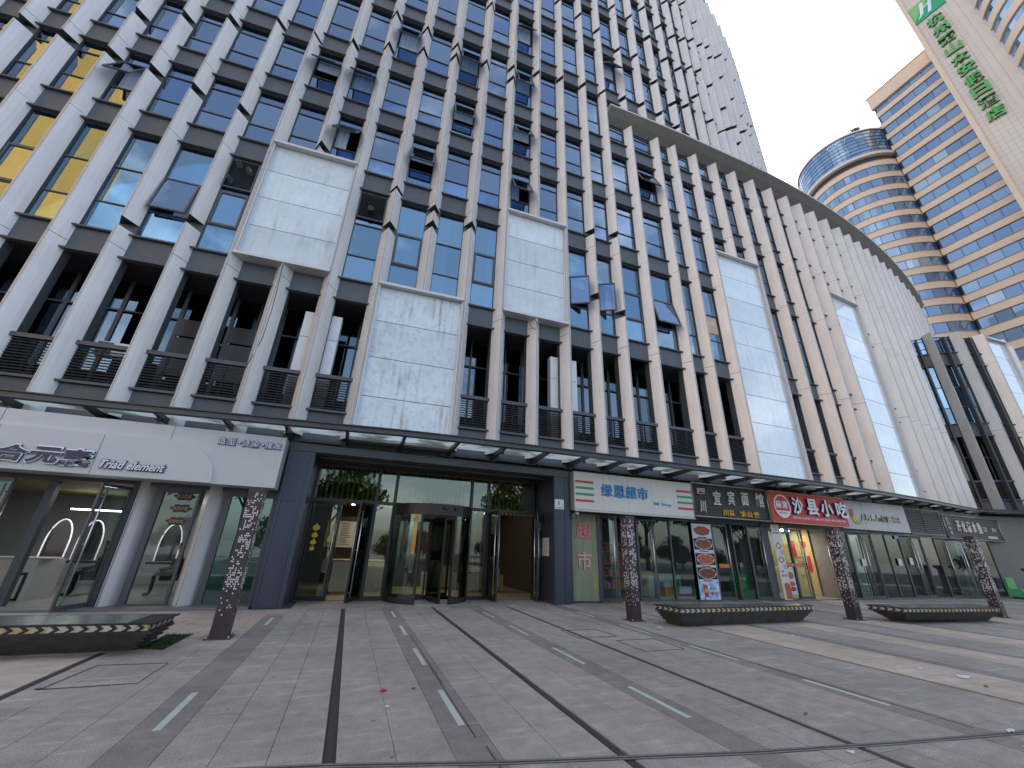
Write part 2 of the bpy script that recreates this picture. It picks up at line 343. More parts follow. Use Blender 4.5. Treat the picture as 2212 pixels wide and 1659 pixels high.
def facade(parent, tips, bands, gaps, fin_top, panels, zcut=lambda x: 0.0, styles={}, fin_bottom=4.60, cullm=0.12):
    N = len(tips)
    for i, tp in enumerate(tips):
        a = tips[max(i-1, 0)]; b = tips[min(i+1, N-1)]; t = Vector((b[0]-a[0], b[1]-a[1])).normalized(); nd = (-t.y, t.x)
        fb = max(fin_bottom[i] if isinstance(fin_bottom, dict) and i in fin_bottom else (fin_bottom if not isinstance(fin_bottom, dict) else 4.60), zcut(tp[0]))
        cut = [(p[2]+0.02, p[3]-0.02) for p in panels if p[0] < i < p[1]]
        for z0, z1 in fin_segments(fb, fin_top, gaps.get(i, []), cut):
            if in_view([(tp[0], tp[1], z0), (tp[0], tp[1], (z0+z1)/2), (tp[0], tp[1], z1)], cullm): add_fin(parent, tp, nd, z0, z1)
    for i in range(N-1):
        F, w = frame_at(tips[i], tips[i+1]); ww = w-2*HW+0.06; c = F @ Vector((0, 0, 0)); zc = zcut(c.x)
        for kind, z0, z1 in bands:
            if z1 <= zc+0.2: continue
            z0 = max(z0, zc)
            if any(p[0] <= i < p[1] and z0 >= p[2]-0.35 and z1 <= p[3]+0.35 for p in panels): continue
            if not in_view([(c.x, c.y, z0), (c.x, c.y, z1)], cullm): continue
            if kind == 'spandrel': spandrel(parent, F, ww, z0, z1)
            elif kind == 'louvre': louvre(parent, F, ww, z0, z1)
            elif kind == 'loggia': loggia(parent, F, ww, z0, z1, styles.get(i, 0), w)
            else: window(parent, F, ww, z0, z1, kind)
    for (a, b, z0, z1, n, m) in panels:
        F, w = frame_at(tips[a], tips[b]); w -= 0.10
        # the chord of a curved wall: keep the panel on the fin tips
        F = F @ T(0, -dep((tips[a][0]+tips[b][0])/2), 0); h = z1-z0
        bb = MB(); t = 0.05
        bb.box(-w/2, w/2, -0.06, 0.40, h-t, h+0.05); bb.box(-w/2, w/2, -0.05, 0.40, -0.05, t)
        bb.box(-w/2, -w/2+0.05, 0.02, 0.40, t, h-t, 0); bb.box(w/2-0.05, w/2, 0.02, 0.40, t, h-t, 0); bb.box(-w/2+0.05, w/2-0.05, 0.20, 0.22, t, h-t, 1)
        o = bb.build("opal_panel", [FINL, FIND], parent, F @ T(0, 0, z0))
        step = (h-2*t)/n
        for k in range(n):
            box("glass_sheet", w-0.11, 0.02, step-0.022, m, o, F @ T(0, 0.17, z0+t+step*(k+0.5)) @ RX(rad(RW.uniform(-0.15, 0.15))))
# ---- plans
def arc_plan(x0, n, pitch, R):
    th = atan2(2*(x0-14)/650, 1); p = [x0, tipY(x0)]; out = []
    for k in range(n):
        for q in range(10): p[0] += pitch/10*cos(th); p[1] += pitch/10*sin(th); th += pitch/10/R
        out.append(tuple(p))
    return out
TX = [-17.8, -16.6, -15.3, -14.0, -12.7, -11.25, -9.87, -8.4, -6.74, -5.24, -3.68, -2.17, -0.58, 1.02, 2.62, 4.13, 5.62, 7.09, 8.56, 9.92]
TTIPS = [(x, tipY(x)) for x in TX]+arc_plan(9.92, 21, 1.5, 49.0)
PX = [9.92, 11.55, 13.45, 14.75, 16.38, 18.0, 19.62, 21.24, 22.95, 24.55, 26.0, 27.55, 29.15, 30.85, 32.3, 33.8, 35.3, 36.8, 38.3, 39.8, 41.4, 43.0, 44.6, 46.2, 47.8, 49.4, 51.0]
PTIPS = [(x, tipY(x)) for x in PX]
G = {TX.index(k): v for k, v in {-15.3: [18.5], -14.0: [18.4], -12.7: [18.2], -11.25: [18.0, 20.6], -9.87: [17.75, 21.3], -8.4: [17.4, 10.75, 22.0], -6.74: [17.0, 11.35, 22.8],
     -5.24: [22.7], -3.68: [23.2, 16.25], -2.17: [23.9, 26.6], -0.58: [24.5, 26.3, 15.0, 13.1], 1.02: [25.0, 25.9, 14.55, 13.7, 31.5], 2.62: [25.45, 14.2, 31.0], 4.13: [25.0, 25.95, 33.0],
     5.62: [26.4, 35.0], 7.09: [26.8, 35.0], 8.56: [27.1, 34.4], 9.92: [27.35, 33.7, 16.2, 11.6]}.items()}
G[TX.index(8.56)] += [15.9, 12.15]
for k in range(21):
    G[20+k] = [27.6+0.5*sin(k*0.9), 32.6-0.5*k*(k < 5)+sin(k*1.7), 36.5+1.5*sin(k*1.1+1), 41.2+2*sin(k*0.8+2), 46+1.8*sin(k*1.3)]
OPENW += [(-11.0, 17.6, 26), (-4.45, 20.9, 34), (-2.9, 21.2, 34), (-2.9, 17.3, 34), (1.8, 21.4, 20), (1.8, 25.3, 20), (0.2, 17.3, 22), (-1.4, 25.0, 22), (4.9, 17.4, 26), (4.9, 21.1, 26), (4.9, 25.2, 18), (4.9, 29.8, 26),
          (10.7, 30.0, 30), (10.7, 25.5, 20), (12.4, 21.2, 22), (8.0, 12.7, -28), (9.3, 12.7, -30), (12.5, 12.6, 14), (-7.5, 12.6, 7)]
tower = thing("tower_building", "grey office tower with pale vertical fins and a revolving door at street level", "tower")
podium = thing("podium_building", "lower curved wing with pale fins under a swept white roof edge", "building")
NT = len(TTIPS)
def pidx(x): return TX.index(x)
ROOFZ = 26.0
facade(tower, TTIPS, BANDS, G, 56.0,
       [(pidx(-5.24), pidx(-2.17), 10.42, 15.72, 4, OPAL), (pidx(-0.58), pidx(2.62), 4.60, 10.38, 4, OPALD), (pidx(4.13), pidx(7.09), 10.36, 15.62, 4, OPAL)],
       zcut=lambda x: ROOFZ+0.06 if x > 10.2 else 0.0,
       styles={pidx(-5.24)-1: 3, pidx(-5.24): 3, pidx(-3.68): 1, pidx(-2.17): 2, pidx(5.62): 1, pidx(7.09): 2},
       fin_bottom={pidx(-9.87): 0.0, pidx(-8.4): 0.0, pidx(-5.24): 0.0, pidx(-3.68): 0.0})
facade(podium, PTIPS[1:], [b for b in BANDS if b[2] < 24]+[('win', 23.52, 24.95)], {}, 25.0,
       [(PX.index(16.38)-1, PX.index(19.62)-1, 4.6, 17.3, 9, OPALG), (PX.index(26.0)-1, PX.index(29.15)-1, 4.6, 17.4, 9, OPALG)])
F0, w0 = frame_at(PTIPS[0], PTIPS[1]); ww0 = w0-2*HW+0.06
for kind, z0, z1 in [b for b in BANDS if b[2] < 24]+[('win', 23.52, 24.95)]:
    {'spandrel': spandrel, 'louvre': louvre}.get(kind, lambda p, F, w, a, b: loggia(p, F, w, a, b, 0, w0) if kind == 'loggia' else window(p, F, w, a, b, kind))(podium, F0, ww0, z0, z1)
# ---- plain walls behind: piers under the fins, dark rooms behind the windows, floor slabs
def offs(tips, d):
    out = []
    for i, p in enumerate(tips):
        a = tips[max(i-1, 0)]; b = tips[min(i+1, len(tips)-1)]; t = Vector((b[0]-a[0], b[1]-a[1])).normalized()
        e = d-DEP+dep(p[0]); out.append((p[0]-t.y*e, p[1]+t.x*e, t))
    return out
def core(parent, tips, z0, z1, slabs, ztop=None, zcutf=None):
    W1 = offs(tips, DEP+0.005); b = MB()
    for i, (x, y, t) in enumerate(W1):
        n = Vector((-t.y, t.x)); lo = zcutf(x) if zcutf else z0
        lo = max(lo, z0)
        for s, m in ((0, 0),):
            p = [(x-t.x*HW, y-t.y*HW), (x+t.x*HW, y+t.y*HW), (x+t.x*HW+n.x*.3, y+t.y*HW+n.y*.3), (x-t.x*HW+n.x*.3, y-t.y*HW+n.y*.3)]
            b.prism(p, max(lo, 9.7) if False else lo, z1, 0)
    b.build("pier", [DK], parent)
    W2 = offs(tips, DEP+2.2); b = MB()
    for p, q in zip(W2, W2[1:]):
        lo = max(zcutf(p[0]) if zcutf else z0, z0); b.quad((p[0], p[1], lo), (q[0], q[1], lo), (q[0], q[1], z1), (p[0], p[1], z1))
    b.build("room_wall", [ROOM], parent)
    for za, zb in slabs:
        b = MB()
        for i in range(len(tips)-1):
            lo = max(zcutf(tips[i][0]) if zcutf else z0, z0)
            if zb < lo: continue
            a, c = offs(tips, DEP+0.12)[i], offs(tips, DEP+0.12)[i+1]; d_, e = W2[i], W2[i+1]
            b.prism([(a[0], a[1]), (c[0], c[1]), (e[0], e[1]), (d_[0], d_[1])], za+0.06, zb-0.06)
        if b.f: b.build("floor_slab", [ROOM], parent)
SL = [(z0, z1) for k, z0, z1 in BANDS if k == 'spandrel' and z0 > 5]
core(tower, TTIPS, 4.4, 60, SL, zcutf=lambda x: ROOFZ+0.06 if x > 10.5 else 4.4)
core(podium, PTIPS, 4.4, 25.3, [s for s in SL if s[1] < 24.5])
# bulk of the tower (keeps the sun off the street) and end wall of the podium
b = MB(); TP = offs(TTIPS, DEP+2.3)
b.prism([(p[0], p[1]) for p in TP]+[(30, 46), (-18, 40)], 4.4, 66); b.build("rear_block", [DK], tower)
b = MB(); PP = offs(PTIPS, DEP+2.3)
b.prism([(p[0], p[1]) for p in PP]+[(52, 34), (12, 34)], 4.4, 25.2); b.build("rear_block", [DK], podium)
# ---- podium roof: thin white edge, sloping soffit
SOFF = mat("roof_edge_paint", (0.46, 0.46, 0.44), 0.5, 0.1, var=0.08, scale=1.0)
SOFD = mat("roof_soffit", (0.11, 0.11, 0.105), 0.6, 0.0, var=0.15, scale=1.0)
RX_ = [10.15+0.8*i for i in range(52)]
prof = lambda x: min(1.0, (x-9.2)/6.0)
b = MB(); E = []
for x in RX_:
    d = 0.06+0.16*prof(x); E.append([(x, tipY(x)-d, ROOFZ+0.10), (x, tipY(x)-d, ROOFZ-0.02), (x, tipY(x)+0.28-d*0.5, ROOFZ-0.36), (x, tipY(x)+0.55, ROOFZ-0.75), (x, tipY(x)+6, ROOFZ+0.10)])
for p, q in zip(E, E[1:]):
    b.quad(p[1], q[1], q[0], p[0], 0); b.quad(p[2], q[2], q[1], p[1], 2); b.quad(p[3], q[3], q[2], p[2], 1); b.quad(p[0], q[0], q[4], p[4], 0)
b.poly([E[0][0], E[0][4], E[0][3], E[0][2], E[0][1]], 0)
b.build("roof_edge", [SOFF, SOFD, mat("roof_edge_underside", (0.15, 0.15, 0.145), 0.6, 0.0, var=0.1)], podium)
# ------------------------------------------------------------------ annex on the right
AT = [(36.45, 14.55), (37.3, 13.15), (38.95, 12.25), (40.9, 11.75), (43.3, 11.62), (45.2, 11.9), (47.2, 12.6)]
annex = thing("annex_building", "lower neighbouring block with beige fins and dark centre mullions at the right edge", "building")
facade(annex, AT, [b for b in BANDS if b[2] < 16]+[('win', 15.81, 17.15)], {}, 17.3, [(3, 4, 4.6, 17.0, 9, OPALG)], fin_bottom=4.58)
for i in (0, 1, 2):
    F, w = frame_at(AT[i], AT[i+1])
    box("mullion", 0.10, 0.32, 12.3, FIND, annex, F @ T(0, -0.16, 10.85))
core(annex, AT, 4.4, 17.2, [s for s in SL if s[1] < 16.5])
b = MB(); PP = offs(AT, DEP+2.25); b.prism([(p[0], p[1]) for p in PP]+[(52, 24), (40, 24)], 0.0, 17.1); b.build("rear_block", [DK], annex)
# ------------------------------------------------------------------ lettering
def glyph(txt, bold=0.0, shear=0.0, extrude=0.02):
    cu = bpy.data.curves.new("glyph", 'FONT'); cu.body = txt; cu.size = 1.0; cu.offset = bold; cu.shear = shear; cu.extrude = extrude; cu.resolution_u = 3
    o = bpy.data.objects.new("glyph", cu); C.objects.link(o); dg = bpy.context.evaluated_depsgraph_get(); dg.update()
    me = bpy.data.meshes.new_from_object(o.evaluated_get(dg), depsgraph=dg); bpy.data.objects.remove(o); bpy.data.curves.remove(cu); return me
def letters(txt, x0, x1, z0, z1, M, mats, parent, depth=0.03, bold=0.012, shear=0.0, name="lettering", y=0.0, pad=0.0):
    """a word or character fitted into the box x0..x1, z0..z1 of the board frame M (x along, y inward, z up)"""
    me = glyph(txt, bold, shear, 0.02)
    if not me.vertices: return None
    n = len(me.vertices); co = [0.0]*(3*n); me.vertices.foreach_get("co", co)
    xs, ys, zs = co[0::3], co[1::3], co[2::3]; a, b, c, d = min(xs), max(xs), min(ys), max(ys); e, f = min(zs), max(zs)
    out = []
    for i in range(n):
        u = (xs[i]-a)/max(b-a, 1e-6); v = (ys[i]-c)/max(d-c, 1e-6); w = (zs[i]-e)/max(f-e, 1e-6)
        out += [x0-pad+u*(x1-x0+2*pad), y-w*depth, z0-pad+v*(z1-z0+2*pad)]
    me.vertices.foreach_set("co", out); me.materials.clear()
    for m in (mats if isinstance(mats, (list, tuple)) else [mats]): me.materials.append(m)
    me.update(); me.name = name
    if isinstance(mats, (list, tuple)) and len(mats) > 1:      # second material on the returns of the letters
        for p in me.polygons: p.material_index = 0 if abs(p.normal.y) > 0.7 else 1
    return new_obj(name, me, parent, M)
def row(txt, x0, x1, z0, z1, M, mats, parent, gap=0.12, **k):
    n = len(txt); w = (x1-x0)/(n-gap) if n else 0
    for i, ch in enumerate(txt):
        if ch == ' ': continue
        a = x0+i*w; b = a+w*(1-gap)
        if ch == '·': letters(ch, a+(b-a)*.38, a+(b-a)*.62, z0+(z1-z0)*.38, z0+(z1-z0)*.62, M, mats, parent, name="character", **k)
        else: letters(ch, a, b, z0, z1, M, mats, parent, name="character", **k)
def board_frame(xa, xb, Y, Yb=None):
    Yb = Y if Yb is None else Yb; t = Vector((xb-xa, Yb-Y, 0)).normalized()
    return Matrix(((t.x, -t.y, 0, xa), (t.y, t.x, 0, Y), (0, 0, 1, 0), (0, 0, 0, 1)))
# ------------------------------------------------------------------ street canopy
CANM = mat("canopy_steel", (0.055, 0.06, 0.068), 0.42, 0.3, var=0.12)
CANG = bpy.data.materials.new("canopy_glass"); CANG.use_nodes = True
_t = CANG.node_tree; _t.nodes.clear(); _o = _t.nodes.new("ShaderNodeOutputMaterial"); _a = _t.nodes.new("ShaderNodeBsdfTranslucent"); _b = _t.nodes.new("ShaderNodeBsdfDiffuse"); _m = _t.nodes.new("ShaderNodeMixShader")
_n = _t.nodes.new("ShaderNodeTexNoise"); _n.inputs['Scale'].default_value = 1.6; _n.inputs['Detail'].default_value = 8; _r = _t.nodes.new("ShaderNodeValToRGB"); _r.color_ramp.elements[0].color = (0.42, 0.46, 0.40, 1); _r.color_ramp.elements[1].color = (0.86, 0.90, 0.88, 1); _r.color_ramp.elements[0].position = 0.36; _r.color_ramp.elements[1].position = 0.55
_g = _t.nodes.new("ShaderNodeNewGeometry"); L2 = _t.links.new; L2(_g.outputs['Position'], _n.inputs['Vector']); L2(_n.outputs['Fac'], _r.inputs['Fac']); L2(_r.outputs['Color'], _a.inputs['Color']); _b.inputs['Color'].default_value = (0.5, 0.55, 0.53, 1)
_m.inputs[0].default_value = 0.15; L2(_a.outputs[0], _m.inputs[1]); L2(_b.outputs[0], _m.inputs[2]); L2(_m.outputs[0], _o.inputs[0])
canopy = thing("street_canopy", "long dark steel canopy with frosted panes running above all the shop signs", "canopy")
CE = [(-14, 12.95), (-11, 12.72), (-8.2, 12.47), (-6.2, 12.36), (-3.7, 12.12), (-2.1, 11.97), (-.7, 11.82), (.8, 11.64), (2.7, 11.53), (4.2, 11.51), (6.6, 11.48), (9.4, 11.48), (13.8, 11.53), (17, 11.56), (19.25, 11.62), (23.4, 11.95), (27.5, 12.38), (31.0, 12.85), (34.3, 13.28)]
CE2 = [(34.3, 13.28), (36.6, 12.6), (38.4, 11.65), (40.5, 10.95), (43.2, 10.75), (46, 11.2)]
def edge_at(x):
    for p, q in zip(CE, CE[1:]):
        if p[0] <= x <= q[0]: return p[1]+(q[1]-p[1])*(x-p[0])/(q[0]-p[0])
    return CE[-1][1]
def fascia(P):
    b = MB(); n = len(P)
    for p, q in zip(P, P[1:]):
        t = Vector((q[0]-p[0], q[1]-p[1])).normalized(); nn = Vector((-t.y, t.x))
        def pr(p): return [(p[0]+nn.x*d, p[1]+nn.y*d, z) for d, z in ((0.10, 4.71), (-0.02, 4.71), (-0.02, 4.68), (0.03, 4.67), (0.03, 4.61), (-0.03, 4.60), (-0.03, 4.53), (0.12, 4.52), (0.12, 4.71))]
        A, B = pr(p), pr(q)
        for i in range(8): b.quad(A[i], A[i+1], B[i+1], B[i])
    return b.build("fascia", CANM, canopy)
def dens(P, st=0.75):
    out = []
    for p, q in zip(P, P[1:]):
        n = max(1, int(hypot(q[0]-p[0], q[1]-p[1])/st))
        out += [(p[0]+(q[0]-p[0])*k/n, p[1]+(q[1]-p[1])*k/n) for k in range(n)]
    return out+[P[-1]]
fascia(dens(CE)); fascia(CE2)
bxs = [x for x in TX if -12.8 < x < 9.95]+[x for x in PX if 10 < x < 33.9]
bxs = bxs[:1]+bxs[1:]
for i, x in enumerate(bxs):
    y0 = edge_at(x)+0.12; y1 = tipY(x)+DEP
    b = MB(); w = 0.04
    b.quad((x-w, y0, 4.53), (x+w, y0, 4.53), (x+w, y0, 4.62), (x-w, y0, 4.62))
    for s in (-1, 1):
        q = [(x+s*w, y0, 4.53), (x+s*w, y1, 4.42), (x+s*w, y1, 4.62), (x+s*w, y0, 4.62)]; b.poly(q if s > 0 else q[::-1])
    b.quad((x-w, y0, 4.53), (x-w, y1, 4.42), (x+w, y1, 4.42), (x+w, y0, 4.53)); b.quad((x-w, y0, 4.62), (x+w, y0, 4.62), (x+w, y1, 4.62), (x-w, y1, 4.62))
    bm_ = b.build("bracket", CANM, canopy)
    if i % 2: box("spot_lamp", 0.07, 0.12, 0.07, FIND, bm_, T(x, y0+0.35, 4.45))
    if i+1 < len(bxs):
        x2 = bxs[i+1]; b = MB(); ya, yb = edge_at(x)+0.12, edge_at(x2)+0.12
        b.prism([(x+0.05, ya), (x2-0.05, yb), (x2-0.05, tipY(x2)+0.1), (x+0.05, tipY(x)+0.1)], 4.63, 4.645); b.build("roof_pane", CANG, canopy)
b = MB()
for p, q in zip(CE2, CE2[1:]): b.poly([(p[0], p[1]+0.1, 4.5), (q[0], q[1]+0.1, 4.5), (q[0]+0.5, q[1]+2.2, 4.5), (p[0]+0.5, p[1]+2.2, 4.5)]); 
b.build("closed_soffit", DK, canopy)
# ------------------------------------------------------------------ ground floor: back wall strip under the canopy
b = MB()
for x0, x1 in ((-14, -2.05), (-2.05, 6.45), (6.45, 30), (30, 36.5)):
    pass
xs = [-14+1.0*i for i in range(52)]
for p, q in zip(xs, xs[1:]): 
    if p < 36: b.box(p, q, max(tipY((p+q)/2)+0.45, 13.46), max(tipY((p+q)/2)+0.60, 13.6), 4.0 if -2.1 < p < 6.4 else 2.95, 4.60)
b.build("sign_wall", DK, tower)
# right-hand end wall where the annex begins
GW = mat("grey_render_wall", (0.17, 0.17, 0.165), 0.7, 0, var=0.08, scale=1.2)
b = MB(); b.prism([(34.75, 13.75), (38.2, 12.75), (43.0, 12.2), (43.3, 12.6), (38.4, 13.2), (35.0, 14.2)], 0, 4.36); b.build("end_wall", GW, annex)
# ------------------------------------------------------------------ entrance
NAVY = mat("navy_cladding", (0.052, 0.062, 0.090), 0.35, 0.25, var=0.08, scale=0.7)
DARKM = mat("door_metal", (0.026, 0.027, 0.030), 0.4, 0.3)
for x0, x1 in ((-2.05, -1.36), (6.42, 7.03)):
    b = MB(); b.box(x0, x1, 12.95, 14.45, 0, 2.62); b.box(x0, x1, 12.95, 14.45, 2.63, 4.05); b.box(x0+0.02, x1-0.02, 12.97, 14.4, 2.62, 2.63)
    s = 0.16; b.box(x0+0.02, x0+0.08, 12.93, 12.95, 0, 4.05); b.box(x1-0.2, x1-0.14, 12.93, 12.95, 0, 4.05)
    b.build("pilaster", NAVY, tower)
bxw("fascia_beam", -2.05, 7.03, 12.92, 13.10, 4.055, 4.28, DK, tower)
bxw("entrance_soffit", -1.36, 6.42, 13.10, 15.0, 4.03, 4.05, DARKM, tower)
LY = 14.40
def bars(name, rects, y0, y1, m, parent):
    b = MB()
    for r in rects: b.box(r[0], r[1], y0, y1, r[2], r[3])
    return b.build(name, m, parent)
posts = [-1.34, 0.60, 1.20, 3.86, 4.50, 6.30]
ef = bars("entrance_frame", [(x-0.05, x+0.05, 0, 4.03) for x in posts]+[(posts[i]+0.05, posts[i+1]-0.05, 2.82, 2.92) for i in range(5)]+[(posts[i]+0.05, posts[i+1]-0.05, 3.95, 4.03) for i in range(5)], LY, LY+0.12, DARKM, tower)
for i in range(5):
    bxw("upper_pane", posts[i]+0.05, posts[i+1]-0.05, LY+0.05, LY+0.062, 2.92, 3.95, LOBG, ef)
for i in (1, 3): bxw("side_pane", posts[i]+0.05, posts[i+1]-0.05, LY+0.05, LY+0.062, 0.12, 2.82, LOBG, ef); bxw("bottom_rail", posts[i]+0.05, posts[i+1]-0.05, LY+0.01, LY+0.10, 0.0, 0.12, DARKM, ef)
def door_leaf(name, hx, hy, w, ang, h, parent, sgn=1, gm=SHOPG, fm=DARKM, z0=0.03, both=True, hand=True):
    """glass door leaf hinged at (hx, hy); sgn +1 = leaf runs to +x when shut; ang opens it towards the street"""
    M = T(hx, hy, z0) @ RZ(-rad(ang)*sgn)
    f = 0.055; b = MB(); x0, x1 = (0, w) if sgn > 0 else (-w, 0)
    b.box(x0, x0+f, -0.025, 0.025, 0, h); b.box(x1-f, x1, -0.025, 0.025, 0, h); b.box(x0+f, x1-f, -0.025, 0.025, 0, 0.11); b.box(x0+f, x1-f, -0.025, 0.025, h-0.07, h)
    d = b.build(name, fm, parent, M)
    box("pane", w-2*f, 0.012, h-0.18, gm, d, M @ T((x0+x1)/2, 0, (h+0.04)/2))
    if hand:
        hx_ = x1-0.10 if sgn > 0 else x0+0.10; hb = MB()
        for s in ((-1, 1) if both else (-1,)):
            hb.tube([(hx_, s*0.075, 0.12), (hx_, s*0.075, h-0.12)], 0.017, 8)
            for z in (0.25, h*0.5, h-0.3): hb.tube([(hx_, 0, z), (hx_, s*0.075, z)], 0.011, 6)
        hb.build("handle", STEEL, d, M, True)
    return d
door_leaf("glass_door", -1.28, LY+0.05, 0.90, 12, 2.78, tower, 1, LOBG)
door_leaf("glass_door", 0.54, LY+0.03, 0.92, 64, 2.78, tower, -1, LOBG)
door_leaf("glass_door", 4.56, LY+0.03, 0.86, 84, 2.78, tower, 1, LOBG)
door_leaf("glass_door", 6.24, LY+0.03, 0.86, 80, 2.78, tower, -1, LOBG)
# revolving door: drum ring, two curved glass walls, three wings
RC, RR = (2.53, 14.42), 1.30
rd = new_obj("revolving_door", None, tower, T(RC[0], RC[1], 0))
def ring(b, r0, r1, z0, z1, a0=0.0, a1=360.0, n=40, mi=0):
    for k in range(n):
        A, B = rad(a0+(a1-a0)*k/n), rad(a0+(a1-a0)*(k+1)/n)
        p = [(r0*cos(A), r0*sin(A)), (r1*cos(A), r1*sin(A)), (r1*cos(B), r1*sin(B)), (r0*cos(B), r0*sin(B))]
        b.prism(p, z0, z1, mi)
MR = T(RC[0], RC[1], 0)
b = MB(); ring(b, RR-0.10, RR+0.03, 2.52, 2.86); b.build("drum_ring", DARKM, rd, MR)
b = MB(); ring(b, 0.0, RR-0.10, 2.53, 2.55); b.build("drum_ceiling", mat("drum_ceiling_grey", (0.35, 0.35, 0.34), 0.6), rd, MR)
b = MB(); ring(b, 0.0, RR+0.10, 0.004, 0.012); b.build("threshold_disc", mat("threshold_stone", (0.34, 0.33, 0.31), 0.5, var=0.1), rd, MR)
for a0, a1 in ((176, 246), (294, 364)):
    b = MB(); ring(b, RR-0.03, RR+0.02, 0.012, 0.16, a0, a1, 12); 
    for a in (a0, a1): b.box(-0.035, 0.035, -0.04, 0.04, 0.012, 2.52, 0, Matrix.Rotation(rad(a), 4, 'Z') @ T(RR, 0, 0) @ RZ(pi/2))
    cw = b.build("curved_wall", DARKM, rd, MR)
    b = MB(); ring(b, RR-0.012, RR+0.004, 0.16, 2.52, a0, a1, 12); b.build("curved_pane", SHOPG, rd, MR)
for a in (282, 42, 162):
    M = MR @ RZ(rad(a)); b = MB(); w = RR-0.14
    b.box(0.04, 0.10, -0.02, 0.02, 0.03, 2.48); b.box(w-0.09, w, -0.025, 0.025, 0.03, 2.48); b.box(0.10, w-0.09, -0.02, 0.02, 0.03, 0.16); b.box(0.10, w-0.09, -0.02, 0.02, 2.36, 2.48)
    b.build("wing", BLACK, rd, M); b = MB(); b.box(0.10, w-0.09, -0.005, 0.005, 0.16, 2.36); b.build("wing_pane", SHOPG, rd, M)
for dx in (0.15, 0.55): box("door_sensor", 0.12, 0.08, 0.09, BLACK, rd, T(RC[0]+dx, RC[1]-sqrt((RR+0.03)**2-dx*dx)-0.05, 2.74))
# ---- lobby behind it
LOBW = mat("lobby_wall", (0.06, 0.045, 0.03), 0.6, var=0.1); SLAT = mat("lobby_ceiling_slat", (0.52, 0.46, 0.17), 0.55, var=0.1); TILE = mat("lobby_floor", (0.44, 0.33, 0.20), 0.3, var=0.05)
LAMP = mat("downlight", (1.0, 0.9, 0.75), 0.5, emit=14.0)
b = MB(); b.box(-1.9, 7.0, LY+0.1, 21, 0.0, 0.012); b.build("lobby_floor", TILE, tower)
b = MB(); b.box(-1.9, 7.0, 21, 21.1, 0, 4.3); b.box(-2.0, -1.9, LY+0.12, 21, 0, 4.3); b.box(7.0, 7.1, LY+0.12, 21, 0, 4.3); b.build("lobby_wall", LOBW, tower)
bxw("lobby_ceiling", -1.9, 7.0, LY+1.6, 21, 3.1, 3.2, LOBW, tower); bxw("lobby_top", -1.9, 7.0, LY+0.12, LY+1.6, 4.25, 4.3, LOBW, tower)
for i in range(50): bxw("ceiling_slat", -1.80+i*0.175, -1.73+i*0.175, LY+1.45, LY+1.62, 2.86, 4.22, SLAT, tower)
for x, y in ((-0.3, 17), (-0.1, 18.4), (1.0, 16.8), (2.4, 18), (3.9, 17), (5.2, 17.5), (5.7, 18.6), (5.0, 19.8)):
    box("downlight", 0.12, 0.12, 0.02, LAMP, tower, T(x, y, 3.085))
SLB = mat("bookcase_wood", (0.045, 0.022, 0.016), 0.6, var=0.2)
bxw("dark_screen", 1.6, 3.3, 19.0, 19.2, 0.0, 3.1, SLB, tower)
for i in range(5): bxw("steel_post", 4.75+i*0.34, 4.765+i*0.34, 18.2, 18.215, 0.02, 3.1, STEEL, tower)
WBD = mat("white_board", (0.42, 0.42, 0.38), 0.6, var=0.05)
bd = thing("notice_board", "pale notice board with rows of fine print inside the lobby left of the revolving door", "board", T(-0.25, 18.6, 0))
bxw("panel", -0.95, 0.55, 18.55, 18.62, 1.45, 2.45, WBD, bd); bxw("header_strip", -0.95, 0.55, 18.52, 18.62, 2.45, 2.62, BLACK, bd)
INK = mat("ink_dark", (0.05, 0.05, 0.055), 0.8)
b = MB()
for c in range(3):
    for r in range(13): b.box(-0.9+c*0.5, -0.9+c*0.5+RW.uniform(.22, .42), 18.545, 18.55, 2.34-r*0.066, 2.36-r*0.066)
tag(b.build("print_lines", INK, bd), kind='stuff')
CREAM = mat("counter_white", (0.52, 0.50, 0.45), 0.45, var=0.04); WOOD = mat("warm_wood", (0.36, 0.22, 0.09), 0.5, var=0.12)
ct = thing("reception_desk", "white reception counter with a wooden top behind the left glass doors", "desk", T(-0.1, 16.6, 0))
b = MB(); b.box(-0.42, 0.55, 16.2, 17.6, 0.08, 1.02); b.build("body", CREAM, ct); bxw("counter_top", -0.47, 0.60, 16.15, 17.65, 1.02, 1.06, WOOD, ct); bxw("plinth", -0.36, 0.5, 16.25, 17.6, 0.012, 0.08, WOOD, ct)
ct = thing("curved_desk", "rounded grey counter behind the glass beside the revolving door", "desk", T(1.0, 17, 0))
b = MB(); b.lathe([(0.45, 0.012), (0.62, 0.4), (0.72, 1.05), (0.66, 1.05), (0.0, 1.04)], 20, (1.05, 17.4, 0)); b.build("body", CREAM, ct, smooth=True)
SOFA = mat("sofa_cloth", (0.30, 0.24, 0.13), 0.85, var=0.1)
def sofa(x, y, w, label):
    s = thing("sofa", label, "sofa", T(x, y, 0), "lobby sofas")
    bxw("seat", x-w/2, x+w/2, y-0.4, y+0.4, 0.12, 0.44, SOFA, s); bxw("backrest", x-w/2, x+w/2, y-0.42, y-0.22, 0.44, 0.88, SOFA, s)
    for q in (-1, 1): bxw("armrest", x+q*(w/2+0.08)-0.08, x+q*(w/2+0.08)+0.08, y-0.42, y+0.42, 0.05, 0.62, SOFA, s)
    for q in (-1, 1): bxw("foot", x+q*(w/2-0.06)-0.03, x+q*(w/2-0.06)+0.03, y-0.3, y-0.24, 0.012, 0.12, BLACK, s)
sofa(5.25, 17.0, 1.1, "tan sofa seen from behind through the open right-hand doors")
sofa(3.65, 18.0, 1.0, "mustard sofa behind the right half of the revolving door")
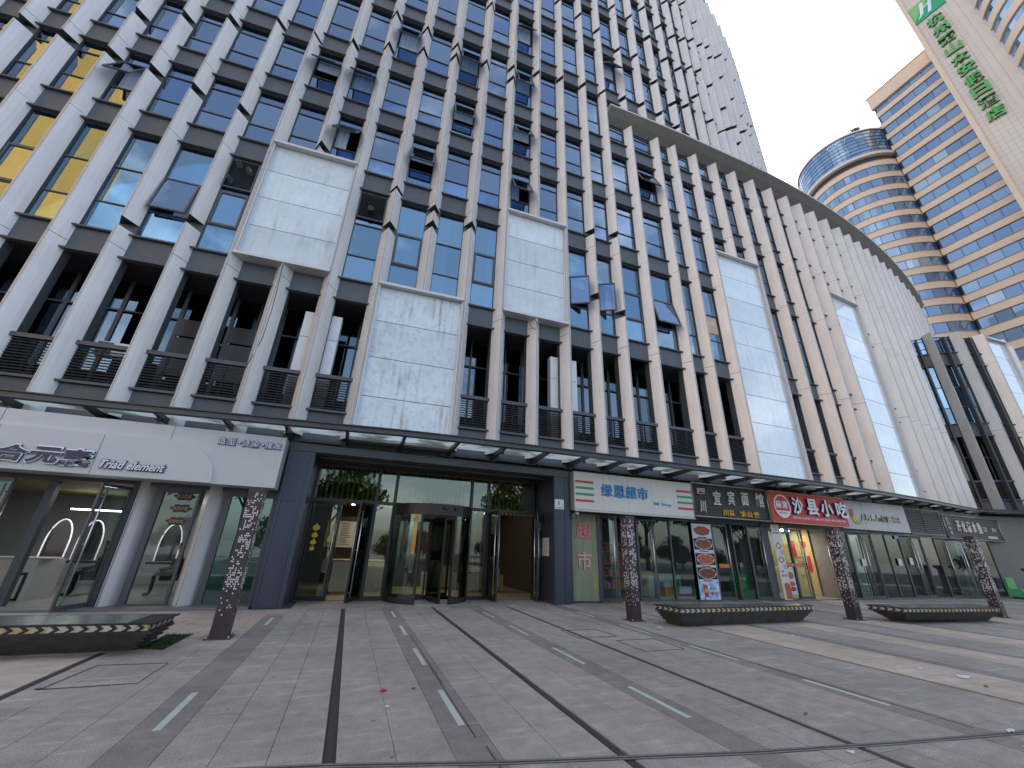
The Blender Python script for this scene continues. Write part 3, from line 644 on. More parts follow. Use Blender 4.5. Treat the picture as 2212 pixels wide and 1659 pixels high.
# ---- decals and notices of the entrance
YEL = mat("yellow_decal", (0.62, 0.45, 0.03), 0.6); PAPER = mat("paper_white", (0.62, 0.62, 0.60), 0.7, var=0.04); RED = mat("sign_red", (0.50, 0.028, 0.03), 0.45); BLUE = mat("sign_blue", (0.03, 0.22, 0.58), 0.45)
dc = thing("lantern_decal", "string of four yellow lanterns stuck on the left glass door", "decal", T(-1.0, LY-0.05, 1.9))
for z, r in ((2.02, 0.105), (1.80, 0.085), (1.60, 0.085), (1.42, 0.07)):
    b = MB(); b.poly([(-1.03-0.02*(2-z)+r*cos(2*pi*k/14), LY-0.10, z+r*0.8*sin(2*pi*k/14)) for k in range(14)]); b.box(-1.055, -1.005, LY-0.101, LY-0.099, z+r*.8, z+r*.8+.03); b.build("lantern", YEL, dc)
dc = thing("knot_decal", "yellow hanging charm with a fish on the glass right of the lantern string", "decal", T(-0.6, LY-0.05, 1.8))
b = MB(); b.poly([(-0.65, LY-0.16, 1.62), (-0.50, LY-0.16, 1.62), (-0.48, LY-0.16, 1.70), (-0.52, LY-0.16, 1.80), (-0.63, LY-0.16, 1.80), (-0.67, LY-0.16, 1.70)]); b.build("charm", YEL, dc)
b = MB(); b.poly([(-0.64, LY-0.16, 2.08), (-0.55, LY-0.16, 2.04), (-0.45, LY-0.16, 2.09), (-0.54, LY-0.16, 2.12)]); b.box(-0.58, -0.572, LY-0.161, LY-0.159, 1.36, 2.05); b.build("tassel", YEL, dc)
pl = thing("number_plaque", "small pale house number plate reading 1 on the right pilaster", "plaque", T(6.60, 12.92, 3.1))
bxw("plate", 6.44, 6.79, 12.905, 12.925, 2.93, 3.26, mat("plaque_silver", (0.6, 0.6, 0.6), 0.4, 0.4), pl)
letters("1", 6.575, 6.61, 3.06, 3.20, T(0, 12.903, 0), INK, pl, depth=0.004, bold=0); letters("建设路综合楼", 6.50, 6.73, 2.96, 2.99, T(0, 12.903, 0), INK, pl, depth=0.003, bold=0)
nb = thing("wall_notice", "white paper notice with print pinned on the dark right wall of the entrance", "notice", T(6.39, 14.0, 1.7))
b = MB(); b.box(6.395, 6.418, 13.35, 13.85, 1.42, 2.0); b.build("sheet", PAPER, nb)
b = MB()
for r in range(9): b.box(6.392, 6.395, 13.42, 13.42+RW.uniform(.12, .3), 1.5+r*0.048, 1.512+r*0.048)
tag(b.build("print_lines", INK, nb), kind='stuff')
nb = thing("wall_intercom", "grey call box stack mounted on the dark right wall of the entrance", "intercom", T(6.39, 14.15, 1.7))
for z, h in ((2.25, 0.26), (1.75, 0.2), (1.35, 0.34)):
    bxw("call_box", 6.38, 6.418, 14.0, 14.22, z, z+h, mat("intercom_grey", (0.16, 0.16, 0.17), 0.4, 0.3) if "intercom_grey" not in MT else MT["intercom_grey"], nb)
# ------------------------------------------------------------------ shops right of the entrance
SY = 13.42
FROST = mat("frosted_film", (0.26, 0.29, 0.17), 0.35, var=0.14, scale=1.4, streak=0.25, spec=0.6)
SHW = mat("shop_inner_wall", (0.36, 0.36, 0.37), 0.8, var=0.05); SHW2 = mat("shop_dark_wall", (0.22, 0.22, 0.22), 0.85, var=0.1); SHC = mat("shop_ceiling", (0.12, 0.12, 0.115), 0.9)
SHF = mat("shop_floor", (0.26, 0.25, 0.24), 0.35, var=0.08)
WARM = mat("yellow_mural_wall", (0.50, 0.39, 0.20), 0.7, var=0.08)
def room(x0, x1, depth, wm, parent, cz=2.95):
    bxw("back_wall", x0, x1, SY+depth, SY+depth+0.05, 0, cz, wm, parent)
    for x in (x0, x1): bxw("side_wall", x-0.04, x+0.04, SY+0.12, SY+depth, 0, cz, wm, parent)
    bxw("shop_ceiling", x0, x1, SY+0.1, SY+depth, cz, cz+0.05, SHC, parent); bxw("shop_floor", x0, x1, SY-0.02, SY+depth, 0.002, 0.02, SHF, parent)
room(7.1, 12.74, 4.2, SHW2, podium); room(12.78, 16.85, 4.4, SHW, podium); room(16.9, 21.22, 3.2, SHW2, podium); room(21.28, 27.4, 3.6, SHW2, podium); room(27.45, 34.6, 3.6, SHW2, podium)
def glazing(name, xs, parent, gm, z0=0.06, z1=2.86, y=SY):
    o = bars(name, [(x-0.03, x+0.03, 0, z1+0.06) for x in xs]+[(xs[0], xs[-1], z1, z1+0.055)]+[(xs[0], xs[-1], 0, z0)], y, y+0.10, FRAME, parent)
    for a, b_ in zip(xs, xs[1:]): bxw("pane", a+0.03, b_-0.03, y+0.04, y+0.052, z0, z1, gm, o)
    return o
bxw("post", 7.04, 7.30, SY-0.12, SY+0.2, 0, 2.95, NAVY, tower)
sw = bars("frosted_window", [(7.30, 7.34, 0, 2.92), (8.40, 8.54, 0, 2.92), (7.34, 8.40, 2.86, 2.92), (7.34, 8.40, 0, 0.05)], SY-0.02, SY+0.1, FRAME, podium)
bxw("film_pane", 7.34, 8.40, SY+0.02, SY+0.05, 0.05, 2.86, FROST, sw)
PINK = mat("pink_letters", (0.66, 0.17, 0.22), 0.5); PINK2 = mat("pale_pink_letters", (0.68, 0.36, 0.38), 0.5)
letters("超", 7.52, 8.15, 2.03, 2.60, T(0, SY+0.015, 0), [PINK, PINK2], podium, depth=0.035, bold=0.012, name="character"); letters("市", 7.54, 8.12, 1.03, 1.60, T(0, SY+0.015, 0), [PINK2, PINK2], podium, depth=0.035, bold=0.012, name="character")
DH = 2.80
door_leaf("glass_door", 8.58, SY+0.05, 0.64, 58, DH, podium, 1, SHOPG, FRAME); door_leaf("glass_door", 10.16, SY+0.05, 0.74, 6, DH, podium, 1, SHOPG, FRAME)
bars("door_header", [(8.54, 10.16, 2.86, 2.92), (10.12, 10.16, 0, 2.86)], SY, SY+0.1, FRAME, podium)
glazing("shop_window", [10.93, 11.72, 12.76], podium, SHOPG)
glazing("shop_window", [12.76, 13.84], podium, SHOPG)
door_leaf("glass_door", 13.88, SY+0.05, 0.74, 8, DH, podium, 1, SHOPG, FRAME); door_leaf("glass_door", 15.88, SY+0.05, 0.74, 7, DH, podium, 1, SHOPG, FRAME)
glazing("shop_window", [14.95, 15.84], podium, SHOPG); bars("door_header", [(13.84, 16.66, 2.88, 2.94)], SY+0.01, SY+0.09, FRAME, podium)
bxw("post", 16.64, 16.98, SY-0.05, SY+0.3, 0, 2.95, DK, podium)
glazing("shop_window", [17.0, 17.5, 18.30], podium, SHOPG); door_leaf("glass_door", 18.34, SY+0.05, 0.76, 5, DH, podium, 1, SHOPG, FRAME); door_leaf("glass_door", 21.16, SY+0.05, 0.86, 24, DH, podium, -1, SHOPG, FRAME)
bars("door_header", [(18.30, 21.2, 2.88, 2.94), (21.18, 21.26, 0, 2.88)], SY+0.01, SY+0.09, FRAME, podium)
glazing("shop_window", [21.26, 22.3], podium, SHOPG); door_leaf("glass_door", 22.36, SY+0.05, 0.80, 3, DH, podium, 1, SHOPG, FRAME); door_leaf("glass_door", 24.0, SY+0.05, 0.80, 3, DH, podium, -1, SHOPG, FRAME)
glazing("shop_window", [24.06, 25.12, 26.26], podium, TEALG); door_leaf("glass_door", 26.32, SY+0.05, 0.86, 3, DH, podium, 1, SHOPG, FRAME); door_leaf("glass_door", 28.05, SY+0.05, 0.8, 3, DH, podium, -1, TEALG, FRAME)
glazing("shop_window", [28.1, 29.3], podium, glass("pale_film_glass", (0.3, 0.34, 0.34), 0.12)); door_leaf("glass_door", 29.36, SY+0.05, 0.82, 4, DH, podium, 1, SHOPG, FRAME); door_leaf("glass_door", 30.22, SY+0.05, 0.82, 30, DH, podium, 1, SHOPG, FRAME); door_leaf("glass_door", 31.1, SY+0.05, 0.82, 30, DH, podium, 1, SHOPG, FRAME)
glazing("shop_window", [32.0, 33.1, 34.6], podium, SHOPG)
bars("door_header", [(22.3, 24.06, 2.88, 2.94), (26.26, 28.1, 2.88, 2.94), (29.3, 32.0, 2.88, 2.94)], SY+0.01, SY+0.09, FRAME, podium)
# ---- wall sheet above the shop glazing, behind the signs
bxw("sign_backing", 7.04, 34.7, SY+0.02, SY+0.3, 2.945, 4.36, DK, podium)
# ---- sign boards
def sign(nm, label, x0, x1, y, z0, z1, d, face, rim, rimw=0.05, yb=None):
    F = board_frame(x0, x1, y, yb); w = hypot(x1-x0, (yb or y)-y); s = thing(nm, label, "sign", F @ T(w/2, 0, z0))
    b = MB(); b.box(0, w, 0, d, z0, z1); b.build("box_body", rim, s, F)
    box("face_panel", w-2*rimw, 0.02, z1-z0-2*rimw, face, s, F @ T(w/2, -0.004, (z0+z1)/2))
    return s, F, w
LBOX = mat("lightbox_white", (0.62, 0.64, 0.60), 0.4, var=0.05, scale=1.0, streak=0.02); ALU = mat("aluminium_trim", (0.50, 0.50, 0.48), 0.4, 0.5, var=0.06)
CHB = mat("letter_blue", (0.02, 0.24, 0.58), 0.4); CHG = mat("stripe_green", (0.02, 0.30, 0.14), 0.5); CHR = mat("stripe_red", (0.52, 0.05, 0.06), 0.5)
s, F, w = sign("supermarket_sign", "white supermarket lightbox with blue characters and red and green stripes", 7.09, 12.37, 12.70, 2.94, 4.26, 0.42, LBOX, ALU, 0.03)
row("绿恩超市", 1.10, 3.13, 3.46, 3.90, F @ T(0, -0.02, 0), [CHB, CHB], s, depth=0.05, bold=0.012)
row("便利", 3.37, 3.60, 3.30, 3.41, F @ T(0, -0.02, 0), CHB, s, depth=0.01, bold=0.01); row("·", 3.62, 3.72, 3.30, 3.40, F @ T(0, -0.02, 0), CHB, s, depth=0.01); letters("Shop", 3.74, 4.20, 3.27, 3.40, F @ T(0, -0.02, 0), CHB, s, depth=0.01)
for x0, x1 in ((0.06, 0.78), (4.52, 5.24)):
    for z, m in ((3.91, CHR), (3.70, CHG), (3.48, CHG), (3.26, CHR)): box("stripe", x1-x0, 0.03, 0.07, m, s, F @ T((x0+x1)/2, -0.028, z))
for k in range(1, 5): box("panel_joint", 0.008, 0.004, 1.24, ALU, s, F @ T(w*k/5+0.15, -0.016, 3.6))
b = MB(); b.tube([(0.0, -0.03, 2.91), (w, -0.03, 2.91)], 0.022, 8); b.build("lower_tube", PAPER, s, F)
# noodle shop: dark plank board
PLK = mat("black_plank", (0.022, 0.021, 0.019), 0.5, var=0.25, scale=6); IVORY = mat("ivory_letters", (0.58, 0.57, 0.53), 0.55); GOLD = mat("gold_letters", (0.62, 0.40, 0.03), 0.5); PIPE = mat("grey_pipe", (0.34, 0.34, 0.33), 0.4, 0.6, var=0.1)
def plank_sign(nm, label, x0, x1, y, z0, z1, yb=None, n=9):
    F = board_frame(x0, x1, y, yb); w = hypot(x1-x0, (yb or y)-y); s = thing(nm, label, "sign", F @ T(w/2, 0, z0))
    b = MB(); b.box(0.02, w-0.02, 0.03, 0.08, z0+0.02, z1-0.02); b.build("backing", BLACK, s, F)
    h = (z1-z0-0.10)/n
    for k in range(n): box("plank", w-0.10, 0.03, h-0.012, PLK, s, F @ T(w/2, 0.016, z0+0.05+h*(k+0.5)))
    b = MB()
    for a, c in (((0, z0), (w, z0)), ((0, z1), (w, z1)), ((0, z0), (0, z1)), ((w, z0), (w, z1))): b.tube([(a[0], -0.02, a[1]), (c[0], -0.02, c[1])], 0.034, 8)
    b.build("pipe_frame", PIPE, s, F, True); return s, F, w
s, F, w = plank_sign("noodle_shop_sign", "black plank noodle shop board with ivory brush characters and gold ones below", 12.60, 16.74, 12.92, 3.05, 4.34)
for ch, x0, x1, z0, z1 in (("四", .26, .66, 3.92, 4.15), ("川", .30, .62, 3.20, 3.66), ("宜", 1.05, 1.47, 3.54, 4.10), ("宾", 1.85, 2.23, 3.57, 4.16), ("面", 2.63, 3.03, 3.61, 4.14), ("馆", 3.45, 3.92, 3.60, 4.18)):
    letters(ch, x0, x1, z0, z1, F, [IVORY, IVORY], s, depth=0.05, bold=0.018, shear=0.12, name="character")
row("川菜", 1.50, 2.10, 3.15, 3.38, F, GOLD, s, depth=0.03, bold=0.03); row("鸡公煲", 2.40, 3.52, 3.15, 3.38, F, GOLD, s, depth=0.03, bold=0.03)
# red snack shop
GOLDT = mat("gold_trim", (0.55, 0.38, 0.14), 0.4, 0.4); WL = mat("white_letters", (0.70, 0.74, 0.80), 0.4); DRET = mat("letter_return_dark", (0.04, 0.05, 0.10), 0.4)
s, F, w = sign("snack_shop_sign", "red snack shop board with big white characters and a round badge", 16.76, 21.64, 12.80, 3.03, 4.35, 0.12, RED, GOLDT, 0.03)
FF = F @ T(0, -0.016, 0)
b = MB(); ring(b, 0.44, 0.49, 0, 0.03, 0, 360, 36); M2 = FF @ T(0.66, 0, 3.71) @ RX(pi/2); b.build("badge_ring", WL, s, M2)
b = MB(); b.poly([(0.44*cos(a), 0.44*sin(a), 0.008) for a in [rad(205+130*k/16) for k in range(17)]]); b.build("badge_lower_field", WL, s, M2)
row("樟荣", 0.30, 1.02, 3.62, 3.94, FF, WL, s, depth=0.012, bold=0.03); letters("始于1991", 0.44, 0.88, 3.39, 3.48, FF @ T(0, -0.01, 0), RED, s, depth=0.004, bold=0.01)
for ch, x0, x1 in (("沙", 1.20, 1.88), ("县", 2.14, 2.84), ("小", 3.02, 3.84), ("吃", 4.06, 4.84)): 
    letters(ch, x0, x1, 3.42, 4.14, FF, [DRET, DRET], s, depth=0.02, bold=0.035, name="character_backing", pad=0.03); letters(ch, x0, x1, 3.42, 4.14, FF @ T(0, -0.02, 0), [WL, DRET], s, depth=0.07, bold=0.035, name="character")
letters("馄饨面·小炒菜·手工面 合作热线: 400-6188-928", 1.20, 4.62, 3.22, 3.33, FF, WL, s, depth=0.008, bold=0.01)
# grey hotel sign
GRYP = mat("pale_grey_panel", (0.47, 0.48, 0.49), 0.45, var=0.03); BRNZ = mat("bronze_letters", (0.26, 0.20, 0.16), 0.4, 0.4); CRL = mat("cream_letters", (0.62, 0.56, 0.50), 0.4)
s, F, w = sign("inn_sign", "pale grey inn sign with a crescent moon logo and small bronze backed characters", 21.90, 27.12, 13.25, 3.03, 4.37, 0.16, GRYP, GRYP, 0.0)
FF = F @ T(0, -0.016, 0)
cols = [(0.55, 0.07, 0.06), (0.62, 0.42, 0.04), (0.30, 0.42, 0.05), (0.03, 0.30, 0.55)]
for q in range(4):
    m = mat("logo_segment_"+"abcd"[q], cols[q], 0.5); b = MB(); P = []
    a0, a1 = 150+52*q, 150+52*(q+1)-4
    O = [(0.42*cos(rad(a0+(a1-a0)*k/8)), 0.46*sin(rad(a0+(a1-a0)*k/8))) for k in range(9)]; I = [(0.14+0.33*cos(rad(a0+(a1-a0)*k/8)), 0.08+0.38*sin(rad(a0+(a1-a0)*k/8))) for k in range(9)]
    b.prism(O+I[::-1], 0, 0.03); b.build("moon_segment", m, s, FF @ T(1.15, 0, 3.72) @ RX(pi/2))
row("月亮屋酒店", 1.75, 3.85, 3.48, 3.78, FF, [CRL, BRNZ], s, depth=0.06, bold=0.03); letters("精选客房", 3.98, 4.55, 3.64, 3.77, FF, [CRL, BRNZ], s, depth=0.04, bold=0.02); letters("欢迎光临", 3.98, 4.60, 3.48, 3.60, FF, [CRL, BRNZ], s, depth=0.04, bold=0.02)
for k in (1, 2): box("panel_joint", 0.008, 0.004, 1.32, FIND, s, F @ T(w*k/3, -0.016, 3.70))
# vent louvre between the signs
o = bars("vent_grille", [(27.40, 27.46, 3.06, 4.30), (30.5, 30.56, 3.06, 4.30), (28.93, 28.99, 3.06, 4.30), (27.46, 30.5, 3.0, 3.10), (27.46, 30.5, 4.26, 4.32)], SY-0.04, SY+0.02, LOUV, podium)
for k in range(12): box("slat", 3.04, 0.05, 0.02, mat("vent_slat", (0.26, 0.26, 0.25), 0.5, 0.3) if "vent_slat" not in MT else MT["vent_slat"], o, T(28.98, SY-0.06, 3.16+0.093*k) @ RX(rad(35)))
s, F, w = plank_sign("fish_restaurant_sign", "dark slatted restaurant board with dull white characters at the far end of the shop row", 30.80, 36.2, 13.42, 2.94, 4.16, 13.34, 9)
for k, ch in enumerate("衢州味道"): letters(ch, 0.30, 0.52, 3.86-0.24*k, 4.04-0.24*k, F, IVORY, s, depth=0.02, name="character")
for k, ch in enumerate("开化清水鱼"): letters(ch, 1.05+0.50*k, 1.42+0.50*k, 3.30, 3.90, F, [IVORY, IVORY], s, depth=0.05, bold=0.03, shear=0.15, name="character")
row("工坊", 3.65, 4.0, 3.44, 3.66, F, IVORY, s, depth=0.02); row("美食", 4.55, 4.95, 3.44, 3.66, F, IVORY, s, depth=0.02); box("name_strip", 0.95, 0.01, 0.13, PIPE, s, F @ T(4.35, -0.006, 3.12))
for k in range(4): 
    b = MB(); b.tube([(0.9+0.75*k, 0.05, 4.26), (0.9+0.75*k, -0.15, 4.38), (0.9+0.75*k, -0.28, 4.33)], 0.02, 6); b.build("gooseneck_lamp", PIPE, s, F)
# ---- posters and banners on the glass
def photo_mat(name, c1, c2, sc):
    m = mat(name, c1, 0.4); t = m.node_tree; N = t.nodes; n = N.new("ShaderNodeTexVoronoi"); n.inputs['Scale'].default_value = sc; co = N.new("ShaderNodeTexCoord"); r = N.new("ShaderNodeValToRGB"); r.color_ramp.elements[0].color = (*c1, 1); r.color_ramp.elements[1].color = (*c2, 1); r.color_ramp.elements[1].position = 0.75
    n2 = N.new("ShaderNodeTexNoise"); n2.inputs['Scale'].default_value = sc*0.8; n2.inputs['Detail'].default_value = 6; t.links.new(co.outputs['Object'], n.inputs['Vector']); t.links.new(co.outputs['Object'], n2.inputs['Vector'])
    mm = N.new("ShaderNodeMath"); mm.operation = 'MULTIPLY'; t.links.new(n.outputs['Distance'], mm.inputs[0]); mm.inputs[1].default_value = 1.3
    m2 = N.new("ShaderNodeMath"); m2.operation = 'ADD'; t.links.new(mm.outputs[0], m2.inputs[0]); ms = N.new("ShaderNodeMath"); ms.operation = 'MULTIPLY_ADD'; ms.inputs[1].default_value = 0.9; ms.inputs[2].default_value = -0.5; t.links.new(n2.outputs['Fac'], ms.inputs[0]); t.links.new(ms.outputs[0], m2.inputs[1])
    t.links.new(m2.outputs[0], r.inputs['Fac']); t.links.new(r.outputs['Color'], N['Principled BSDF'].inputs['Base Color']); return m
DISH = [photo_mat("dish_red_stew", (0.16, 0.015, 0.01), (0.30, 0.055, 0.02), 14), photo_mat("dish_brown_fry", (0.07, 0.02, 0.01), (0.22, 0.085, 0.02), 18), photo_mat("dish_red_fish", (0.28, 0.025, 0.015), (0.42, 0.13, 0.05), 12), photo_mat("dish_dark_meat", (0.05, 0.015, 0.01), (0.20, 0.06, 0.03), 16)]
PLB = mat("poster_pale_blue", (0.52, 0.60, 0.70), 0.45); POSB = photo_mat("poster_blue_splash", (0.05, 0.24, 0.55), (0.45, 0.68, 0.85), 5)
po = thing("menu_poster", "tall window poster of four red and brown dishes above a blue drink advert", "poster", T(13.3, SY-0.02, 0))
bxw("backing", 12.80, 13.80, SY-0.03, SY-0.015, 0.05, 2.80, PLB, po)
for z, m in zip((2.33, 1.82, 1.27, 0.76), DISH):
    h = 0.40 if z > 2.2 else 0.42
    bxw("dish_photo", 12.82, 13.78, SY-0.036, SY-0.030, z, z+h, BLACK if z < 2 else PLB, po)
    b = MB(); cx_, cz_ = 13.30, z+h/2
    b.poly([(cx_+0.45*cos(2*pi*k/24), SY-0.040, cz_+0.195*sin(2*pi*k/24)) for k in range(24)]); b.build("plate", PAPER, po)
    b = MB(); b.poly([(cx_+(0.42+0.03*sin(5*a))*cos(a), SY-0.044, cz_+(0.175+0.012*sin(7*a))*sin(a)) for a in [2*pi*k/24 for k in range(24)]]); b.build("food", m, po)
    b = MB(); b.box(13.05, 13.5, SY-0.042, SY-0.036, z-0.075, z-0.035); b.build("caption", RED if z < 2 else DRET, po)
bxw("drink_advert", 12.82, 13.78, SY-0.036, SY-0.030, 0.05, 0.68, POSB, po)
b = MB(); b.prism([(13.02, 0), (13.22, 0.04), (13.22, 0.04), (13.02, 0)], 0, 0.01) if False else b.box(13.02, 13.20, SY-0.045, SY-0.036, 0.14, 0.56); b.build("red_can_print", RED, po)
bxw("can_top_print", 13.04, 13.18, SY-0.046, SY-0.036, 0.56, 0.60, ALU, po); bxw("can_label_print", 13.05, 13.17, SY-0.048, SY-0.045, 0.30, 0.44, GOLD, po)
letters("怕上火", 13.30, 13.62, 0.38, 0.48, T(0, SY-0.036, 0), RED, po, depth=0.006); letters("喝王老吉", 13.34, 13.74, 0.22, 0.33, T(0, SY-0.036, 0), RED, po, depth=0.006)
ba = thing("menu_banner", "narrow white menu banner with dish pictures beside the red snack shop", "banner", T(17.2, 13.2, 0))
bxw("sheet", 16.99, 17.46, 13.18, 13.19, 0.04, 2.96, PAPER, ba)
b = MB(); ring(b, 0.07, 0.085, 0, 0.004, 0, 360, 20); b.build("emblem", INK, ba, T(17.22, 13.18, 2.80) @ RX(pi/2)); letters("沙县小吃", 17.06, 17.40, 2.58, 2.66, T(0, 13.18, 0), INK, ba, depth=0.004)
for z in (2.1, 1.55):
    b = MB(); b.poly([(17.05, 13.176, z), (17.22, 13.176, z-0.15), (17.42, 13.176, z), (17.22, 13.176, z+0.15)]); b.build("dish_photo", DISH[1], ba)
    b = MB(); b.poly([(17.22+0.10*cos(2*pi*k/16), 13.172, z+0.075*sin(2*pi*k/16)) for k in range(16)]); b.build("plate", PAPER, ba)
    b = MB()
    for k in range(3): b.box(17.28, 17.42, 13.172, 13.178, z-0.22-0.06*k, z-0.20-0.06*k)
    tag(b.build("print_lines", INK, ba), kind='stuff')
PURP = mat("print_purple", (0.30, 0.05, 0.16), 0.5)
letters("食材", 17.06, 17.24, 1.05, 1.16, T(0, 13.18, 0), PURP, ba, depth=0.004); letters("面还行", 17.08, 17.42, 0.90, 1.0, T(0, 13.18, 0), PURP, ba, depth=0.004)
b = MB(); b.poly([(17.10, 13.176, 0.62), (17.28, 13.176, 0.70), (17.44, 13.176, 0.60), (17.45, 13.176, 0.06), (17.10, 13.176, 0.06)]); b.build("chilli_photo", DISH[2], ba)
for x0, x1, z0, z1, lab in ((18.04, 18.33, 2.64, 2.86, "small blue QR style plate"), (25.92, 26.2, 2.70, 2.88, "")):
    nmx = "blue sticker high on the snack shop glass beside the white banner" if x0 < 20 else "blue sticker high on the teal glass under the inn sign"
    t_ = thing("door_sticker", nmx, "sticker", T(x0, SY, z0)); bxw("sheet", x0, x1, SY-0.01, SY+0.0, z0, z1, BLUE, t_); bxw("print", x0+0.05, x1-0.05, SY-0.013, SY-0.01, z0+0.08, z1-0.09, PAPER, t_)
t_ = thing("dish_poster", "poster of three dishes low on the snack shop glass", "poster", T(17.9, SY, 0.2)); bxw("sheet", 17.62, 18.12, SY-0.012, SY, 0.22, 1.20, PLB, t_)
for z in (0.82, 0.50, 0.30):
    b = MB(); b.poly([(17.87+0.20*cos(2*pi*k/18), SY-0.016, z+0.12+(0.14 if z > .8 else .09)*sin(2*pi*k/18)) for k in range(18)]); b.build("dish_photo", DISH[int(z*10) % 3], t_)
for x0, x1 in ((17.54, 18.26), (18.42, 19.0), (20.5, 21.1)): 
    t_ = thing("red_door_strip", {17.54: "red strip across the snack shop window left of its door", 18.42: "red strip across the closed snack shop door leaf", 20.5: "red strip across the opened snack shop door leaf"}[x0], "sticker", T(x0, SY, 1.3)); yy = SY-0.012 if x0 < 20 else SY-0.2
    bxw("strip", x0, x1, yy, yy+0.006, 1.28, 1.42, RED, t_); letters("现包现煮 手工面", x0+0.06, x1-0.06, 1.32, 1.38, T(0, yy, 0), PAPER, t_, depth=0.004)
for x, z, m, k in ((22.98, 1.55, PAPER, 0), (24.85, 1.68, TEALG, 1), (25.75, 1.62, PAPER, 2), (26.7, 1.68, PAPER, 3)):
    if k == 1: continue
    t_ = thing("paper_notice", ["white notice on the inn's glass door by its steel handle", "", "white notice on the teal glass right of the blue sticker", "square paper on the door after the teal glass"][k], "notice", T(x, SY, z)); bxw("sheet", x-0.14, x+0.14, SY-0.02, SY-0.01, z-0.16, z+0.16, m, t_)
WS = thing("orange_window_strip", "short orange strip with lettering on the noodle shop door", "sticker", T(14.1, SY, 1.25)); bxw("strip", 13.95, 14.5, SY-0.05, SY-0.042, 1.18, 1.32, mat("orange_strip", (0.6, 0.13, 0.02), 0.5), WS); letters("鸡公煲", 14.0, 14.45, 1.21, 1.29, T(0, SY-0.05, 0), GOLD, WS, depth=0.004)
# ---- snack shop mural and lamps
bxw("mural_wall", 21.10, 21.16, SY+1.05, SY+3.15, 0.02, 2.94, WARM, podium)
mu = thing("wall_mural", "brown line mural with red tags on the lit yellow wall of the snack shop", "mural", T(21.1, 15.2, 1))
for y, z0, z1 in ((15.25, 1.70, 2.45), (14.62, 1.05, 1.75), (14.70, 2.15, 2.42)): bxw("red_tag", 21.08, 21.10, y, y+0.22, z0, z1, RED, mu)
MMu = Matrix(((0, 1, 0, 21.09), (-1, 0, 0, 15.1), (0, 0, 1, 0), (0, 0, 0, 1)))
b = MB(); b.tube([(0.32*cos(a), 0, 1.20+0.35*sin(a)) for a in [pi+pi*k/12 for k in range(13)]]+[(-0.32, 0, 1.20)], 0.012, 5); b.tube([(0.27*cos(2*pi*k/16), 0, 1.60+0.09*sin(2*pi*k/16)) for k in range(17)], 0.012, 5); b.build("bowl_drawing", WOOD, mu, MMu)
letters("小碗菜", -0.55, -0.40, 1.7, 2.4, MMu, WOOD, mu, depth=0.004)
for i, (x, y, e) in enumerate(((19.3, SY+2.3, 12), (20.3, SY+1.6, 9))):
    ld = bpy.data.lights.new("snack_lamp", 'AREA'); ld.energy = e; ld.size = 0.5; ld.color = (1, 0.86, 0.62); o = new_obj("snack_lamp", ld, podium, T(x, y, 2.86)); bxw("ceiling_lamp", x-0.25, x+0.25, y-0.05, y+0.05, 2.88, 2.95, LAMP, podium)
# ---- things inside the shop fronts
GRN = mat("green_plastic", (0.015, 0.34, 0.06), 0.35); GRN2 = mat("pale_green_plastic", (0.10, 0.38, 0.22), 0.4); ORG = mat("orange_carton", (0.58, 0.26, 0.03), 0.6); FRZ = mat("freezer_white", (0.46, 0.50, 0.47), 0.35)
for i, (z, dx, lb) in enumerate(((0.02, 0.0, "bright green crate at the bottom of the stack behind the noodle shop door"), (0.34, -0.1, "middle green crate of the stack in the noodle shop"), (0.66, -0.12, "topmost green crate of the stack in the noodle shop"))):
    c = thing("plastic_crate", lb, "crate", T(16.0+dx, 14.3, z), "green crates stacked in the noodle shop"); M = T(16.0+dx, 14.35, z); b = MB()
    b.box(-.36, .36, -.25, .25, 0, .02); b.box(-.36, .36, -.25, -.23, .02, .30); b.box(-.36, .36, .23, .25, .02, .30); b.box(-.36, -.34, -.23, .23, .02, .30); b.box(.34, .36, -.23, .23, .02, .30); b.build("body", GRN, c, M)
    b = MB(); b.box(-.38, .38, -.27, -.25, .24, .30); b.box(-.38, -.36, -.25, .25, .24, .30); b.box(.36, .38, -.25, .25, .24, .30); b.build("rim", GRN, c, M)
fz = thing("chest_freezer", "white chest freezer behind the supermarket window", "freezer", T(12.0, 14.5, 0)); bxw("cabinet", 11.1, 12.68, 14.2, 14.9, 0.08, 0.80, FRZ, fz); bxw("lid", 11.08, 12.70, 14.18, 14.92, 0.80, 0.86, GRN2, fz); bxw("badge", 12.3, 12.55, 14.19, 14.2, 0.2, 0.7, CHG, fz); bxw("foot", 11.15, 12.6, 14.25, 14.85, 0.02, 0.08, BLACK, fz)
def carton(x, y, z, w, d, h, m, label, band=None, txt=None):
    c = thing("carton", label, "box", T(x, y, z), "cartons in the supermarket window"); bxw("body", x-w/2, x+w/2, y-d/2, y+d/2, z, z+h, m, c); bxw("tape", x-0.03, x+0.03, y-d/2-0.002, y+d/2+0.002, z+h, z+h+0.002, PAPER, c)
    if band: bxw("print_band", x-w/2, x+w/2, y-d/2-0.003, y-d/2, z+0.01, z+h*0.3, band, c)
    if txt: letters(txt, x-w*.3, x+w*.3, z+h*.35, z+h*.6, T(0, y-d/2-0.001, 0), RED, c, depth=0.003)
    return c
bxw("display_board", 10.98, 12.7, SY+0.12, SY+0.62, 0.06, 0.14, FRZ, podium)
carton(11.62, SY+0.38, 0.14, 0.46, 0.34, 0.32, ORG, "orange carton behind the supermarket glass", None, "甜橙")
carton(11.58, SY+0.42, 0.46, 0.34, 0.26, 0.16, PAPER, "small white carton on top of the orange one")
carton(12.35, SY+0.38, 0.14, 0.58, 0.34, 0.34, PAPER, "white carton with a purple corner in the supermarket window", PURP)
